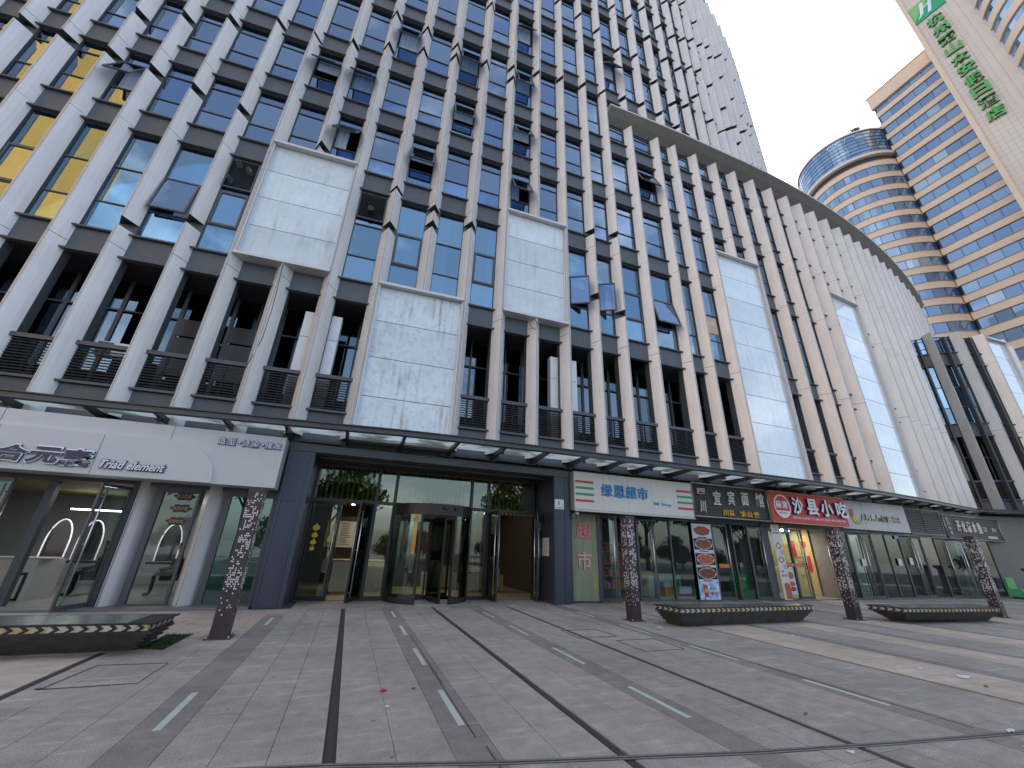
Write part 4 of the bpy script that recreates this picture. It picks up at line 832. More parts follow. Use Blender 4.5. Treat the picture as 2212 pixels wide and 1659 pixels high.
carton(11.80, SY+0.22, 0.141, 0.30, 0.10, 0.20, PAPER, "low white printed carton leaning before the orange one", INK) if False else None
GOODS = [mat("goods_red", (0.42, 0.04, 0.04), 0.5), mat("goods_white", (0.5, 0.5, 0.48), 0.5), mat("goods_orange", (0.5, 0.2, 0.03), 0.5), mat("goods_pink", (0.45, 0.16, 0.2), 0.5)]
sh = thing("goods_shelf", "dim shelf full of red and white packets inside the supermarket door", "shelf", T(10.4, 15.5, 0))
for k in range(4): bxw("shelf_board", 9.5, 11.0, 15.3, 15.7, 0.25+0.45*k, 0.28+0.45*k, SHW, sh)
bxw("shelf_back", 9.5, 11.0, 15.7, 15.74, 0.02, 2.0, SHW, sh)
for k in range(4):
    for j in range(12): bxw("packet", 9.54+0.12*j, 9.54+0.12*j+0.10, 15.34, 15.46, 0.28+0.45*k, 0.28+0.45*k+RW.uniform(.16, .32), RW.choice(GOODS), sh)
mtt = thing("door_mat", "worn yellow mat lying in the supermarket doorway", "mat", T(9.4, 13.1, 0)); bxw("mat", 8.75, 10.0, 12.95, 13.38, 0.004, 0.016, mat("mat_yellow", (0.42, 0.30, 0.07), 0.8, var=0.2), mtt)
cc = thing("security_camera", "white bullet camera under the left corner of the supermarket sign", "camera", T(7.3, 12.9, 2.8)); b = MB(); b.tube([(7.28, 12.95, 2.86), (7.24, 12.75, 2.82)], 0.045, 8); b.build("housing", PAPER, cc); b = MB(); b.tube([(7.26, 13.0, 2.86), (7.27, 13.1, 2.72), (7.30, 13.3, 2.66)], 0.018, 6); b.build("bracket", PAPER, cc)
# green folding seat and stone lion plinth at the far end
ch = thing("green_bench", "green plastic seat standing at the far right end of the shop row", "seat", T(34.0, 12.9, 0))
bxw("seat", 33.75, 34.85, 12.55, 13.05, 0.12, 0.50, GRN2, ch); bxw("backrest", 33.9, 34.75, 13.05, 13.13, 0.45, 1.02, GRN, ch); bxw("front_panel", 33.75, 34.85, 12.50, 12.55, 0.06, 0.40, GRN, ch); bxw("foot", 33.9, 34.7, 12.6, 13.0, 0.0, 0.12, GRN, ch)
pm = thing("stone_drum", "grey stone drum plinth with a dark ball at the right edge", "plinth", T(33.4, 12.0, 0)); b = MB(); b.lathe([(0.0, 0), (0.62, 0), (0.62, 0.12), (0.50, 0.18), (0.50, 1.32), (0.66, 1.40), (0.66, 1.52), (0.0, 1.54)], 20, (33.9, 11.6, 0)); b.build("drum", GW, pm, smooth=False)
b = MB(); b.lathe([(0.02, 1.54), (0.2, 1.58), (0.30, 1.75), (0.24, 1.95), (0.02, 2.02)], 16, (33.95, 11.6, 0)); b.build("ball", BLACK, pm, smooth=True)
# ------------------------------------------------------------------ hair salon on the left
SX = 13.35
SALP = mat("salon_panel", (0.50, 0.53, 0.535), 0.4, 0.05, var=0.03); SALD = mat("salon_edge", (0.74, 0.74, 0.70), 0.45)
s = thing("salon_sign", "long pale grey hair salon fascia with rounded raised panel and purple outlined characters", "sign", T(-6, 12.4, 2.9))
b = MB(); b.box(-10.6, -2.12, 12.44, 13.10, 2.90, 4.27); b.build("box_body", SALP, s)
P = [(-10.6, 2.905), (-3.57, 2.905)]+[(-4.50+0.93*cos(a), 2.95+0.93*sin(a)) for a in [rad(90*k/10) for k in range(11)]]+[(-10.6, 3.88)]
b = MB(); n = len(P); b.poly([(x, 12.36, z) for x, z in P]); 
for p, q in zip(P, P[1:]+P[:1]): b.quad((p[0], 12.44, p[1]), (q[0], 12.44, q[1]), (q[0], 12.36, q[1]), (p[0], 12.36, p[1]), 1)
b.build("raised_panel", [SALP, SALD], s)
for x in (-4.72, -8.0): bxw("panel_joint", x, x+0.008, 12.436, 12.44, 3.89, 4.27, FIND, s)
for x in (-6.0, -7.9): bxw("panel_joint", x, x+0.008, 12.356, 12.36, 2.92, 3.86, FIND, s)
LAV = mat("lavender_face", (0.80, 0.80, 0.90), 0.4); PUR = mat("letter_purple", (0.035, 0.026, 0.060), 0.4); BLU2 = mat("letter_outline_blue", (0.05, 0.05, 0.38), 0.4)
Fs = T(0, 12.36, 0)
for ch, x0, x1 in (("三", -8.34, -7.80), ("合", -7.74, -7.16), ("元", -7.18, -6.60), ("素", -6.64, -6.04)):
    letters(ch, x0, x1, 3.07, 3.44, Fs, [LAV, PUR], s, depth=0.05, bold=0.05, shear=0.12, name="character_backing", pad=0.028); letters(ch, x0, x1, 3.07, 3.44, Fs @ T(0, -0.05, 0), [PUR, LAV], s, depth=0.02, bold=0.030, shear=0.12, name="character")
letters("Triad element", -5.85, -4.58, 3.07, 3.26, Fs, [DRET, DRET], s, depth=0.03, bold=0.05, shear=0.3, pad=0.02, name="lettering_backing"); letters("Triad element", -5.85, -4.58, 3.07, 3.26, Fs @ T(0, -0.03, 0), [WL, DRET], s, depth=0.02, bold=0.02, shear=0.3)
FsU = T(0, 12.44, 0)
for ch, x0 in zip("造型·烫染·接发", (-3.68, -3.46, -3.26, -3.12, -2.90, -2.71, -2.58, -2.37)):
    w_ = 0.17 if ch != '·' else 0.05
    xx = x0+(0.04 if ch == '·' else 0); zz = (3.92, 4.09) if ch != '·' else (3.98, 4.03)
    letters(ch, xx, xx+w_, *zz, FsU, [BLU2, DRET], s, depth=0.04, bold=0.03, name="character_backing", pad=0.014); letters(ch, xx, xx+w_, *zz, FsU @ T(0, -0.04, 0), [WL, BLU2], s, depth=0.01, bold=0.004, name="character")
# glazing
bars("salon_header", [(-10.6, -2.05, 2.82, 2.95)], SX-0.02, SX+0.12, FRAME, tower)
for x0, x1, gm in ((-4.92, -3.95, SHOPG), (-3.38, -2.16, TEALG)):
    o = bars("salon_window", [(x0, x0+0.14, 0, 2.82), (x1-0.06, x1, 0, 2.82), (x0+0.14, x1-0.06, 0, 0.09), (x0+0.14, x1-0.06, 2.70, 2.82)], SX-0.04, SX+0.08, FRAME, tower); bxw("pane", x0+0.14, x1-0.06, SX+0.02, SX+0.034, 0.09, 2.70, gm, o)
bxw("post", -2.16, -2.05, SX-0.1, SX+0.1, 0, 2.82, NAVY, tower); bxw("post", -5.46, -5.34, SX-0.04, SX+0.1, 0, 2.82, FRAME, tower)
door_leaf("glass_door", -5.46, SX, 0.86, 71, 2.72, tower, -1, SHOPG, FRAME); door_leaf("glass_door", -8.32, SX, 0.92, 28, 2.72, tower, 1, SHOPG, FRAME)
bxw("inner_post", -7.22, -7.05, SX+0.15, SX+0.32, 0, 2.82, FRAME, tower)
bxw("salon_step", -10.6, -2.10, 12.86, SX+0.1, 0.002, 0.05, mat("step_stone", (0.15, 0.15, 0.15), 0.6, var=0.1), tower)
b = MB(); b.box(-12, -2.0, SX+0.1, 19.5, 0.01, 0.03); b.build("salon_floor", SHF, tower)
bxw("salon_wall", -12, -2.0, 19.4, 19.5, 0.03, 3.0, SHW, tower); bxw("salon_wall", -2.08, -2.02, SX+0.12, 19.4, 0.03, 3.0, SHW, tower); bxw("salon_wall", -12.1, -12, SX+0.1, 19.4, 0.03, 3.0, SHW2, tower)
SOLV = mat("salon_ceiling_olive", (0.28, 0.24, 0.10), 0.7, var=0.25, scale=0.6)
bxw("salon_ceiling", -12, -2.0, SX+0.1, 19.4, 2.86, 2.94, SOLV, tower)
bxw("light_bar", -8.3, -7.0, 17.0, 17.05, 2.30, 2.335, mat("light_bar_white", (0.8, 0.9, 0.88), 0.5, emit=5), tower)
ARCH = mat("mirror_light", (0.9, 0.88, 0.95), 0.5, emit=0.22); MIR = mat("mirror_glass", (0.10, 0.09, 0.09), 0.05, 0.6)
for i, (x, lb) in enumerate(((-8.05, "lit arched mirror at the left of the salon seen through the open doors"), (-7.3, "second lit arched mirror half hidden by the salon door leaf"), (-5.3, "lit arched mirror behind the narrow salon window with oval badges"))):
    a = thing("arched_mirror", lb, "mirror", T(x, 16.5, 0.85), "lit arched mirrors in the salon")
    P = [(x-0.28, 16.5, 0.9)]+[(x+0.28*cos(t), 16.5, 1.35+0.65*sin(t)) for t in [pi-pi*k/14 for k in range(15)]]+[(x+0.28, 16.5, 0.9)]
    b = MB(); b.tube(P, 0.018, 6); b.build("light_arch", ARCH, a, smooth=True); b = MB(); b.poly([(p[0], 16.53, p[2]) for p in P[::-1]]); b.build("mirror", MIR, a)
    bxw("shelf", x-0.4, x+0.4, 16.3, 16.56, 0.82, 0.88, BLACK, a)
cn = thing("salon_counter", "white marble salon counter with a black trapezoid trim", "counter", T(-7.5, 15, 0))
b = MB(); b.prism([(-8.4, 14.7), (-7.35, 14.7), (-7.1, 15.3), (-8.4, 15.3)], 0.03, 0.98); b.build("body", CREAM, cn)
b = MB(); b.box(-7.85, -7.45, 14.68, 14.70, 0.60, 0.66); b.box(-7.51, -7.45, 14.68, 14.70, 0.05, 0.60); b.box(-8.3, -7.45, 14.68, 14.70, 0.03, 0.08); b.build("black_trim", BLACK, cn); bxw("counter_top", -8.42, -7.2, 14.66, 15.32, 0.98, 1.01, CREAM, cn)
for i, (x, y, lb) in enumerate(((-6.55, 15.9, "black salon chair with the dark clothed person"), (-4.75, 15.9, "black salon chair behind the badge window"))):
    c = thing("salon_chair", lb, "chair", T(x, y, 0)); b = MB(); b.box(x-.27, x+.27, y-.25, y+.25, .42, .54); b.build("seat", BLACK, c); bxw("backrest", x-.25, x+.25, y+.25, y+.33, .54, 1.0, BLACK, c)
    b = MB(); b.lathe([(0.0, 0.03), (0.28, 0.03), (0.28, 0.06), (0.05, 0.09), (0.04, 0.42)], 14, (x, y, 0)); b.build("pedestal", STEEL, c)
    for q in (-1, 1): bxw("armrest", x+q*.30-.03, x+q*.30+.03, y-.2, y+.25, .66, .70, BLACK, c)
for z, tx, lb in ((2.62, "線上改造", "topmost"), (2.31, "剪烫护理", "middle"), (1.99, "洗剪吹染", "lowest")):
    bb_ = thing("oval_badge", lb+" cloud shaped badge with copper characters on the narrow salon window", "badge", T(-4.3, SX, z), "badges on the salon window"); b = MB()
    b.poly([(-4.31+(0.21+0.025*cos(6*a))*cos(a), SX-0.045, z+(0.10+0.015*cos(6*a))*sin(a)) for a in [2*pi*k/36 for k in range(36)]]); b.build("plate", mat("badge_dark", (0.03, 0.028, 0.02), 0.5) if "badge_dark" not in MT else MT["badge_dark"], bb_)
    row(tx, -4.47, -4.15, z-0.045, z+0.045, T(0, SX-0.046, 0), mat("badge_copper", (0.45, 0.24, 0.10), 0.5) if "badge_copper" not in MT else MT["badge_copper"], bb_, depth=0.004)
PGLOW = bpy.data.lights.new("salon_light", 'AREA'); PGLOW.energy = 20; PGLOW.size = 2.0; new_obj("salon_light", PGLOW, tower, T(-6.5, 16.2, 2.8))
PL2 = bpy.data.lights.new("lobby_light", 'AREA'); PL2.energy = 22; PL2.size = 2.5; PL2.color = (1, 0.88, 0.68); new_obj("lobby_light", PL2, tower, T(1.5, 17, 3.0))
# ------------------------------------------------------------------ things on the open balcony storey
ac = thing("air_conditioner", "white air conditioner unit lying behind a louvre rail on the second floor", "air conditioner"); 
ax = -7.55; M = T(ax, tipY(ax)+0.95, 6.72)
box("casing", 0.85, 0.34, 0.42, WHITE, ac, M); box("fan_grille", 0.36, 0.02, 0.36, LOUV, ac, M @ T(-0.18, -0.18, 0)); box("label_plate", 0.2, 0.01, 0.07, BLUE, ac, M @ T(0.26, -0.175, 0.1))
cb = thing("loose_cable", "thin black cable hanging down a fin left of the stained panel", "cable"); b = MB(); x = -3.45; b.tube([(-3.66, tipY(-3.6)-0.02, 10.3), (-3.58, tipY(-3.6)-0.03, 8.6), (-3.6, tipY(-3.6)-0.03, 7.4), (-3.85, tipY(-3.6)+0.1, 6.3), (-3.95, tipY(-3.6)+0.05, 5.7), (-3.85, tipY(-3.6), 5.55)], 0.012, 5); b.build("wire", BLACK, cb)
cb = thing("cable_loop", "loop of black wire on the fin below the right upper panel", "cable"); b = MB(); b.tube([(5.60+0.16*cos(a)-0.12, tipY(5.6)-0.03, 9.95+0.22*sin(a)) for a in [2*pi*k/14 for k in range(13)]], 0.012, 5); b.build("wire", BLACK, cb)
# ---- kitchen vents in two tall windows
def vent(x0, x1, z0, z1, pipes, black):
    F, w = frame_at((x0, tipY(x0)), (x1, tipY(x1))); ww = w-2*HW
    o = bars("vent_grille", [(-ww/2, -ww/2+.05, z0, z1), (ww/2-.05, ww/2, z0, z1), (-ww/2+.05, ww/2-.05, z0, z0+.05), (-ww/2+.05, ww/2-.05, z1-.05, z1)], -0.035, 0.03, FRAME, None); o.parent = tower; WM[o] = F; o.matrix_local = F
    n = int((z1-z0-.1)/0.07)
    for k in range(n): box("slat", ww-.1, 0.05, 0.012, LOUV, o, F @ T(0, -0.01, z0+.06+(z1-z0-.12)*(k+.5)/n) @ RX(rad(35)))
    for px, pz, r in pipes:
        b = MB(); b.tube([(px, 0.0, pz), (px, -0.16, pz), (px, -0.30, pz-0.02)], r, 12, cap=False); b.tube([(px, -0.02, pz), (px, -0.31, pz-0.02)], r*0.86, 12, mi=1); b.build("exhaust_pipe", [BLACK if black else STEEL, BLACK], o, F)
vent(-6.74, -5.24, 13.35, 14.75, [(-0.15, 14.45, .085), (0.25, 14.2, .085), (-0.25, 13.65, .075)], False)
vent(-2.17, -0.58, 13.45, 14.75, [(0.0, 13.8, 0.15)], True)
# ------------------------------------------------------------------ ground and paving
JNT = mat("joint_mortar", (0.07, 0.068, 0.065), 0.9)
gnd = MB(); gnd.quad((-700, -700, -0.03), (700, -700, -0.03), (700, 700, -0.03), (-700, 700, -0.03))
GFAR = mat("far_paving", (0.17, 0.165, 0.16), 0.85, var=0.1)
ground = tag(gnd.build("ground", GFAR), kind='structure')
b = MB(); b.quad((-14, 1.2, -0.016), (36.5, 1.2, -0.016), (36.5, 14.4, -0.016), (-14, 14.4, -0.016)); b.build("joint_bed", JNT, ground)
SG = mat("granite_grey", (0.300, 0.276, 0.250), 0.72, var=0.16, scale=5, bump=0.25, bscale=120, island=0.13, spec=0.35)
SD_ = mat("granite_dark", (0.218, 0.197, 0.180), 0.7, var=0.14, scale=5, bump=0.25, bscale=120, island=0.10, spec=0.35)
SP_ = mat("granite_peach", (0.43, 0.368, 0.31), 0.75, var=0.12, scale=4, bump=0.2, bscale=120, island=0.10, spec=0.3)
SK = mat("paver_pink", (0.37, 0.305, 0.262), 0.78, var=0.14, scale=6, bump=0.2, bscale=120, island=0.10, spec=0.3)
def speckle(m):
    t = m.node_tree; N = t.nodes; p = N['Principled BSDF']; src = p.inputs['Base Color'].links[0].from_socket
    co = [n for n in N if n.type == 'TEX_COORD'][0]; n = N.new("ShaderNodeTexNoise"); n.inputs['Scale'].default_value = 90; n.inputs['Detail'].default_value = 3; g = N.new("ShaderNodeNewGeometry"); t.links.new(g.outputs['Position'], n.inputs['Vector'])
    r = N.new("ShaderNodeMapRange"); r.inputs['From Min'].default_value = .3; r.inputs['From Max'].default_value = .7; r.inputs['To Min'].default_value = .62; r.inputs['To Max'].default_value = 1.34; t.links.new(n.outputs['Fac'], r.inputs['Value'])
    n2 = N.new("ShaderNodeTexNoise"); n2.inputs['Scale'].default_value = 0.55; n2.inputs['Detail'].default_value = 9; n2.inputs['Roughness'].default_value = 0.7; t.links.new(g.outputs['Position'], n2.inputs['Vector'])
    r2 = N.new("ShaderNodeMapRange"); r2.inputs['From Min'].default_value = .35; r2.inputs['From Max'].default_value = .68; r2.inputs['To Min'].default_value = .80; r2.inputs['To Max'].default_value = 1.18; t.links.new(n2.outputs['Fac'], r2.inputs['Value'])
    q = N.new("ShaderNodeMapping"); q.inputs['Scale'].default_value = (1.1, 5.5, 1); t.links.new(g.outputs['Position'], q.inputs['Vector']); n3 = N.new("ShaderNodeTexNoise"); n3.inputs['Scale'].default_value = 1.3; n3.inputs['Detail'].default_value = 6; t.links.new(q.outputs[0], n3.inputs['Vector'])
    r3 = N.new("ShaderNodeMapRange"); r3.inputs['From Min'].default_value = .56; r3.inputs['From Max'].default_value = .72; r3.inputs['To Min'].default_value = 1.0; r3.inputs['To Max'].default_value = 1.30; t.links.new(n3.outputs['Fac'], r3.inputs['Value'])
    vo = N.new("ShaderNodeTexVoronoi"); vo.inputs['Scale'].default_value = 2.2; t.links.new(g.outputs['Position'], vo.inputs['Vector']); r4 = N.new("ShaderNodeMapRange"); r4.inputs['From Min'].default_value = .035; r4.inputs['From Max'].default_value = .055; r4.inputs['To Min'].default_value = .55; r4.inputs['To Max'].default_value = 1.0; t.links.new(vo.outputs['Distance'], r4.inputs['Value'])
    m0 = N.new("ShaderNodeMath"); m0.operation = 'MULTIPLY'; t.links.new(r3.outputs[0], m0.inputs[0]); t.links.new(r4.outputs[0], m0.inputs[1]); m1 = N.new("ShaderNodeMath"); m1.operation = 'MULTIPLY'; t.links.new(r2.outputs[0], m1.inputs[0]); t.links.new(m0.outputs[0], m1.inputs[1])
    mm = N.new("ShaderNodeMath"); mm.operation = 'MULTIPLY'; t.links.new(r.outputs[0], mm.inputs[0]); t.links.new(m1.outputs[0], mm.inputs[1])
    x = N.new("ShaderNodeMixRGB"); x.blend_type = 'MULTIPLY'; x.inputs['Fac'].default_value = 1; t.links.new(src, x.inputs['Color1']); t.links.new(mm.outputs[0], x.inputs['Color2']); t.links.new(x.outputs[0], p.inputs['Base Color'])
for m in (SG, SD_, SP_, SK): speckle(m)
RP = random.Random(5)
slabs = []
def column(x0, x1, y0, y1, m, lmin=0.8, lmax=1.5):
    y = y0-RP.uniform(0, lmin)
    while y < y1:
        l = RP.uniform(lmin, lmax); a, c = max(y, y0), min(y+l, y1)
        if c-a > 0.05: slabs.append((x0, x1, a, c, m))
        y += l
def cols(x0, x1, n, y0, y1, m, **k):
    for i in range(n): column(x0+(x1-x0)*i/n, x0+(x1-x0)*(i+1)/n, y0, y1, m, **k)
Y1 = 12.95
cols(-3.08, -1.54, 4, 1.3, 8.6, SG); column(-1.54, -1.14, 1.3, 12.0, SD_, .8, 1.4); cols(-1.14, 0.08, 3, 1.3, Y1, SG); cols(-1.14, 6.42, 9, Y1, 14.4, SG, lmin=.6, lmax=1.0)
cols(0.18, 1.10, 2, 1.3, Y1, SG); column(1.10, 1.48, 1.3, Y1, SD_, .8, 1.4); cols(1.48, 2.44, 2, 1.3, Y1, SG)
cols(2.54, 3.50, 2, 1.3, Y1, SG); column(3.50, 3.88, 1.3, Y1, SD_, .8, 1.4); cols(3.88, 4.70, 2, 1.3, Y1, SG)
cols(4.79, 6.22, 4, 1.3, Y1, SG); column(6.22, 6.62, 1.3, 13.3, SD_, .8, 1.4); cols(6.62, 8.26, 4, 1.3, 13.3, SG)
cols(-3.55, -1.54, 10, 8.6, 12.85, SK, lmin=1.6, lmax=2.6); cols(-1.54, -1.14, 2, 12.0, 12.9, SK)
cols(-9.5, -3.18, 8, 1.3, 8.55, SP_, lmin=.9, lmax=1.5); cols(-9.5, -3.55, 14, 8.6, 12.85, SK, lmin=1.4, lmax=2.2)
x = 8.34
k = 0
while x < 36:
    for wd, n, m in ((1.40, 2, SP_), (0.32, 1, SD_), (1.15, 2, SG), (0.95, 2, SP_ if k % 2 == 0 else SG), (0.32, 1, SD_), (1.3, 3, SG)):
        if x > 36: break
        ytop = 13.3
        cols(x, x+wd, n, 1.3 if x < 16 else 3.2, 8.9, m, lmin=.9, lmax=1.8); cols(x, x+wd, n, 8.9, ytop, SG if m is SP_ else m, lmin=.7, lmax=1.3); x += wd
    k += 1
def slab_size(s):
    cx_, cy_ = (s[0]+s[1])/2, (s[2]+s[3])/2; p = proj(cx_, cy_, 0)
    if not p or not (-.05 < p[0] < 1.05 and -.05 < p[1] < 1.08): return 0
    return (s[1]-s[0])*(s[3]-s[2])/(cx_**2+cy_**2+2.5)**1.5
slabs.sort(key=slab_size, reverse=True)
def slab_box(b, s, j=0.0026):
    dz = RP.uniform(-0.0012, 0.0012); b.box(s[0]+j, s[1]-j, s[2]+j, s[3]-j, -0.03, dz)
for s in slabs[:290]:
    b = MB(); slab_box(b, s); b.build("paving_slab", s[4], ground)
for m, nm in ((SG, "grey_paving"), (SD_, "dark_paving"), (SP_, "peach_paving"), (SK, "pink_paving")):
    b = MB()
    for s in slabs[290:]:
        if s[4] is m: slab_box(b, s)
    tag(b.build(nm, m, ground), kind='stuff')
DRAIN = mat("drain_grate", (0.035, 0.031, 0.030), 0.7, var=0.3, scale=12); DRB = mat("drain_brown", (0.10, 0.072, 0.066), 0.7, var=0.2)
for x in (0.13, 2.49, 4.745): bxw("drain_channel", x-0.034, x+0.034, 1.3, Y1-0.4, -0.02, -0.004, DRAIN, ground)
bxw("drain_channel", 8.27, 8.33, 1.3, 9.2, -0.02, -0.003, DRB, ground); bxw("drain_channel", -3.17, -3.09, 1.3, 8.6, -0.02, -0.003, DRAIN, ground)
LST = mat("glass_light_strip", (0.46, 0.52, 0.49), 0.3, var=0.1)
for x, ys in ((-1.34, ((1.9, 2.9), (5.28, 6.32), (10.55, 11.51))), (1.31, ((2.5, 3.5), (4.69, 5.75), (6.89, 7.95), (9.08, 10.07), (11.24, 12.18))), (3.69, ((2.1, 3.1), (4.25, 5.30), (6.43, 7.52), (8.67, 9.73), (10.82, 11.79))), (6.42, ((1.8, 2.8), (3.91, 4.96), (6.07, 7.16), (8.35, 9.40), (10.55, 11.46))), (9.9, ((2.2, 3.2),))):
    for a, c in ys: bxw("light_strip", x-0.033, x+0.033, a, c, -0.01, 0.004, LST, ground)
b = MB()
for y0, y1, x in ((2.0, 4.2, 1.40), (4.4, 6.8, 1.36), (6.0, 9.0, 1.38), (3.2, 5.8, 6.52), (5.0, 9.3, 6.50)): b.box(x, x+0.016, y0, y1, 0.0005, 0.003)
b.build("dark_joint", JNT, ground)
for p in (((-2.93, 6.82), (-2.06, 6.83), (-2.06, 7.75), (-2.85, 7.80)), ((4.60, 8.19), (5.50, 8.20), (5.46, 8.95), (4.6, 8.98)), ((5.21, 6.93), (6.08, 6.92), (6.14, 7.83), (5.21, 7.81))):
    b = MB(); b.tube([(q[0], q[1], 0.001) for q in p+p[:1]], 0.008, 4); b.build("manhole_frame", JNT, ground)
CL = [(-1.5, 4.52), (0.1, 4.22), (1.52, 3.87), (3.67, 3.44), (5.2, 3.2), (6.93, 2.98), (9, 2.75)]
b = MB()
for o_ in (-0.022, 0.022): b.tube([(p[0], p[1]+o_, 0.001) for p in CL], 0.006, 4)
b.build("steel_joint", mat("worn_steel", (0.16, 0.16, 0.16), 0.55, 0.3, var=0.3, scale=6), ground); b = MB()
for p, q in zip(CL, CL[1:]): b.quad((p[0], p[1]-.04, 0.0022), (q[0], q[1]-.04, 0.0022), (q[0], q[1]+.04, 0.0022), (p[0], p[1]+.04, 0.0022))
b.build("joint_cover", DRAIN, ground)
# ------------------------------------------------------------------ light pillars
PIL = mat("pillar_brown_metal", (0.060, 0.046, 0.048), 0.45, 0.35, var=0.1, scale=2); CELL = mat("pillar_cell_white", (0.76, 0.74, 0.78), 0.5)
RC_ = random.Random(3); PAT = []
for r in range(57):
    base = 0.62+0.32*sin(r*0.42+1.2); lo = 0.15+0.5*min(1, r/12)
    PAT.append([RC_.random() < (0.98 if RC_.random() < base*.35 else base*(0.35+0.65*(1-abs(c-4)/5)))*lo*1.2 for c in range(9)])
pil0 = None
for i, (x, y, lb) in enumerate(((-1.86, 9.40, "brown square light pillar with white cells standing on pink pavers before the hair salon"), (7.17, 9.88, "brown square light pillar standing before the supermarket sign"), (14.33, 9.02, "brown square light pillar standing between the two black planters on the right"), (21.15, 8.62, "farthest brown light pillar at the right end of the last planter"))):
    if pil0 is None:
        p0 = thing("light_pillar", lb, "pillar", T(x, y, 0), "light pillars in front of the shops"); M = T(x, y, 0); h = 0.136; H_ = 2.56
        b = MB(); b.box(-h, h, -h, h, 0.02, H_-0.10); b.build("shaft", PIL, p0, M); b = MB(); b.box(-h-.008, h+.008, -h-.008, h+.008, H_-0.10, H_); b.build("cap", PIL, p0, M)
        b = MB(); b.box(-.20, .20, -.20, .20, 0, 0.02); b.build("base_plate", FIND, p0, M)
        for sx in (-1, 1):
            for sy in (-1, 1): b = MB(); b.tube([(sx*.168, sy*.168, 0.02), (sx*.168, sy*.168, 0.055)], 0.018, 6); b.build("bolt", STEEL, p0, M)
        b = MB()
        for face in range(4):
            Mf = RZ(face*pi/2)
            for r in range(57):
                for c in range(9):
                    if PAT[r][(c+face*2) % 9]: b.box(-.117+c*.0262, -.117+c*.0262+.017, -h-.003, -h+.002, 0.36+r*0.0372, 0.36+r*0.0372+.024, 0, Mf)
        tag(b.build("light_cells", CELL, p0, M), kind='stuff'); pil0 = p0
    else:
        c = pil0.copy(); C.objects.link(c); c.location = (x, y, 0); c['label'] = lb; WM[c] = T(x, y, 0)
        for ch_ in list(pil0.children):
            d = ch_.copy(); C.objects.link(d); d.parent = c
# ------------------------------------------------------------------ stone planters
STN = mat("planter_stone", (0.036, 0.035, 0.033), 0.55, var=0.5, scale=5, bump=0.5, bscale=60, island=0.2); STT = mat("planter_top_stone", (0.10, 0.10, 0.098), 0.25, var=0.2); TAPE = mat("tape_yellow", (0.38, 0.33, 0.16), 0.6, var=0.25, scale=8); TAPW = mat("tape_white", (0.40, 0.40, 0.36), 0.6, var=0.2, scale=8)
def lerp(p, q, t): return (p[0]+(q[0]-p[0])*t, p[1]+(q[1]-p[1])*t)
def planter(label, top, base, h, n=11):
    c = ((top[0][0]+top[2][0])/2, (top[0][1]+top[2][1])/2); s = thing("stone_planter", label, "planter", T(c[0], c[1], 0), "black stone planters on the plaza")
    hb = h-0.10
    for k in range(n):
        t0 = (k+0.0)/n; P = [lerp(lerp(b_, t_, (k+0.6)/n), c, 0.0 if k % 2 else 0.012) for b_, t_ in zip(base, top)]; b = MB(); b.prism(P, hb*t0+0.004, hb*(k+1)/n-0.004); b.build("stone_course", STN, s)
    I = [lerp(p, c, 0.02) for p in top]
    b = MB(); b.prism([lerp(b_, t_, .5) for b_, t_ in zip([lerp(p, c, .06) for p in base], [lerp(p, c, .10) for p in base])], 0.0, hb); b.build("core", BLACK, s)
    b = MB(); b.prism(I, hb-0.004, h-0.018); b.build("rim_band", BLACK, s); b = MB(); b.prism(top, h-0.018, h); b.build("rim", BLACK, s)
    b = MB(); b.prism([lerp(p, c, .10) for p in top], h, h+0.003); b.build("top_slab", STT, s)
    tp = MB(); cv = MB()
    for a, q in ((I[0], I[1]), (I[1], I[2]), (I[3], I[0])):
        d = Vector((q[0]-a[0], q[1]-a[1])); ln = d.length; d.normalize(); nn = Vector((d.y, -d.x)); m = max(3, int(ln/0.16)); z0, z1 = hb+0.002, h-0.022; zm = (z0+z1)/2
        def pt(u, z, o): return (a[0]+d.x*u+nn.x*o, a[1]+d.y*u+nn.y*o, z)
        for k in range(m):
            u0, u1 = ln*k/m, ln*(k+1)/m; tp.quad(pt(u0, z0, .004), pt(u1, z0, .004), pt(u1, z1, .004), pt(u0, z1, .004), 0 if (k//6) % 2 else 1)
            w = (u1-u0); cv.quad(pt(u0+.1*w, z0, .007), pt(u0+.5*w, z0, .007), pt(u0+.85*w, zm, .007), pt(u0+.45*w, zm, .007)); cv.quad(pt(u0+.45*w, zm, .007), pt(u0+.85*w, zm, .007), pt(u0+.5*w, z1, .007), pt(u0+.1*w, z1, .007))
    tp.build("warning_tape", [TAPE, TAPW], s); tag(cv.build("chevrons", BLACK, s), kind='stuff')
planter("black stone planter with chevron tape on the left before the salon doors", [(-9.6, 8.22), (-2.50, 8.22), (-2.46, 9.12), (-9.6, 9.4)], [(-9.6, 8.66), (-2.78, 8.72), (-2.74, 9.0), (-9.6, 9.1)], 0.42)
planter("black stone planter with chevron tape between the supermarket and snack shop pillars", [(7.66, 8.70), (12.36, 8.78), (12.52, 9.22), (7.54, 9.55)], [(7.86, 8.93), (12.05, 9.02), (12.1, 9.15), (7.8, 9.4)], 0.42)
planter("black stone planter with chevron tape at the far right before the inn", [(15.0, 8.05), (19.1, 7.72), (19.6, 8.55), (14.8, 8.92)], [(15.7, 8.50), (19.2, 8.14), (19.3, 8.4), (15.5, 8.75)], 0.41)
MOSS = mat("moss_green", (0.028, 0.05, 0.012), 0.9, var=0.4, scale=6); RM = random.Random(9)
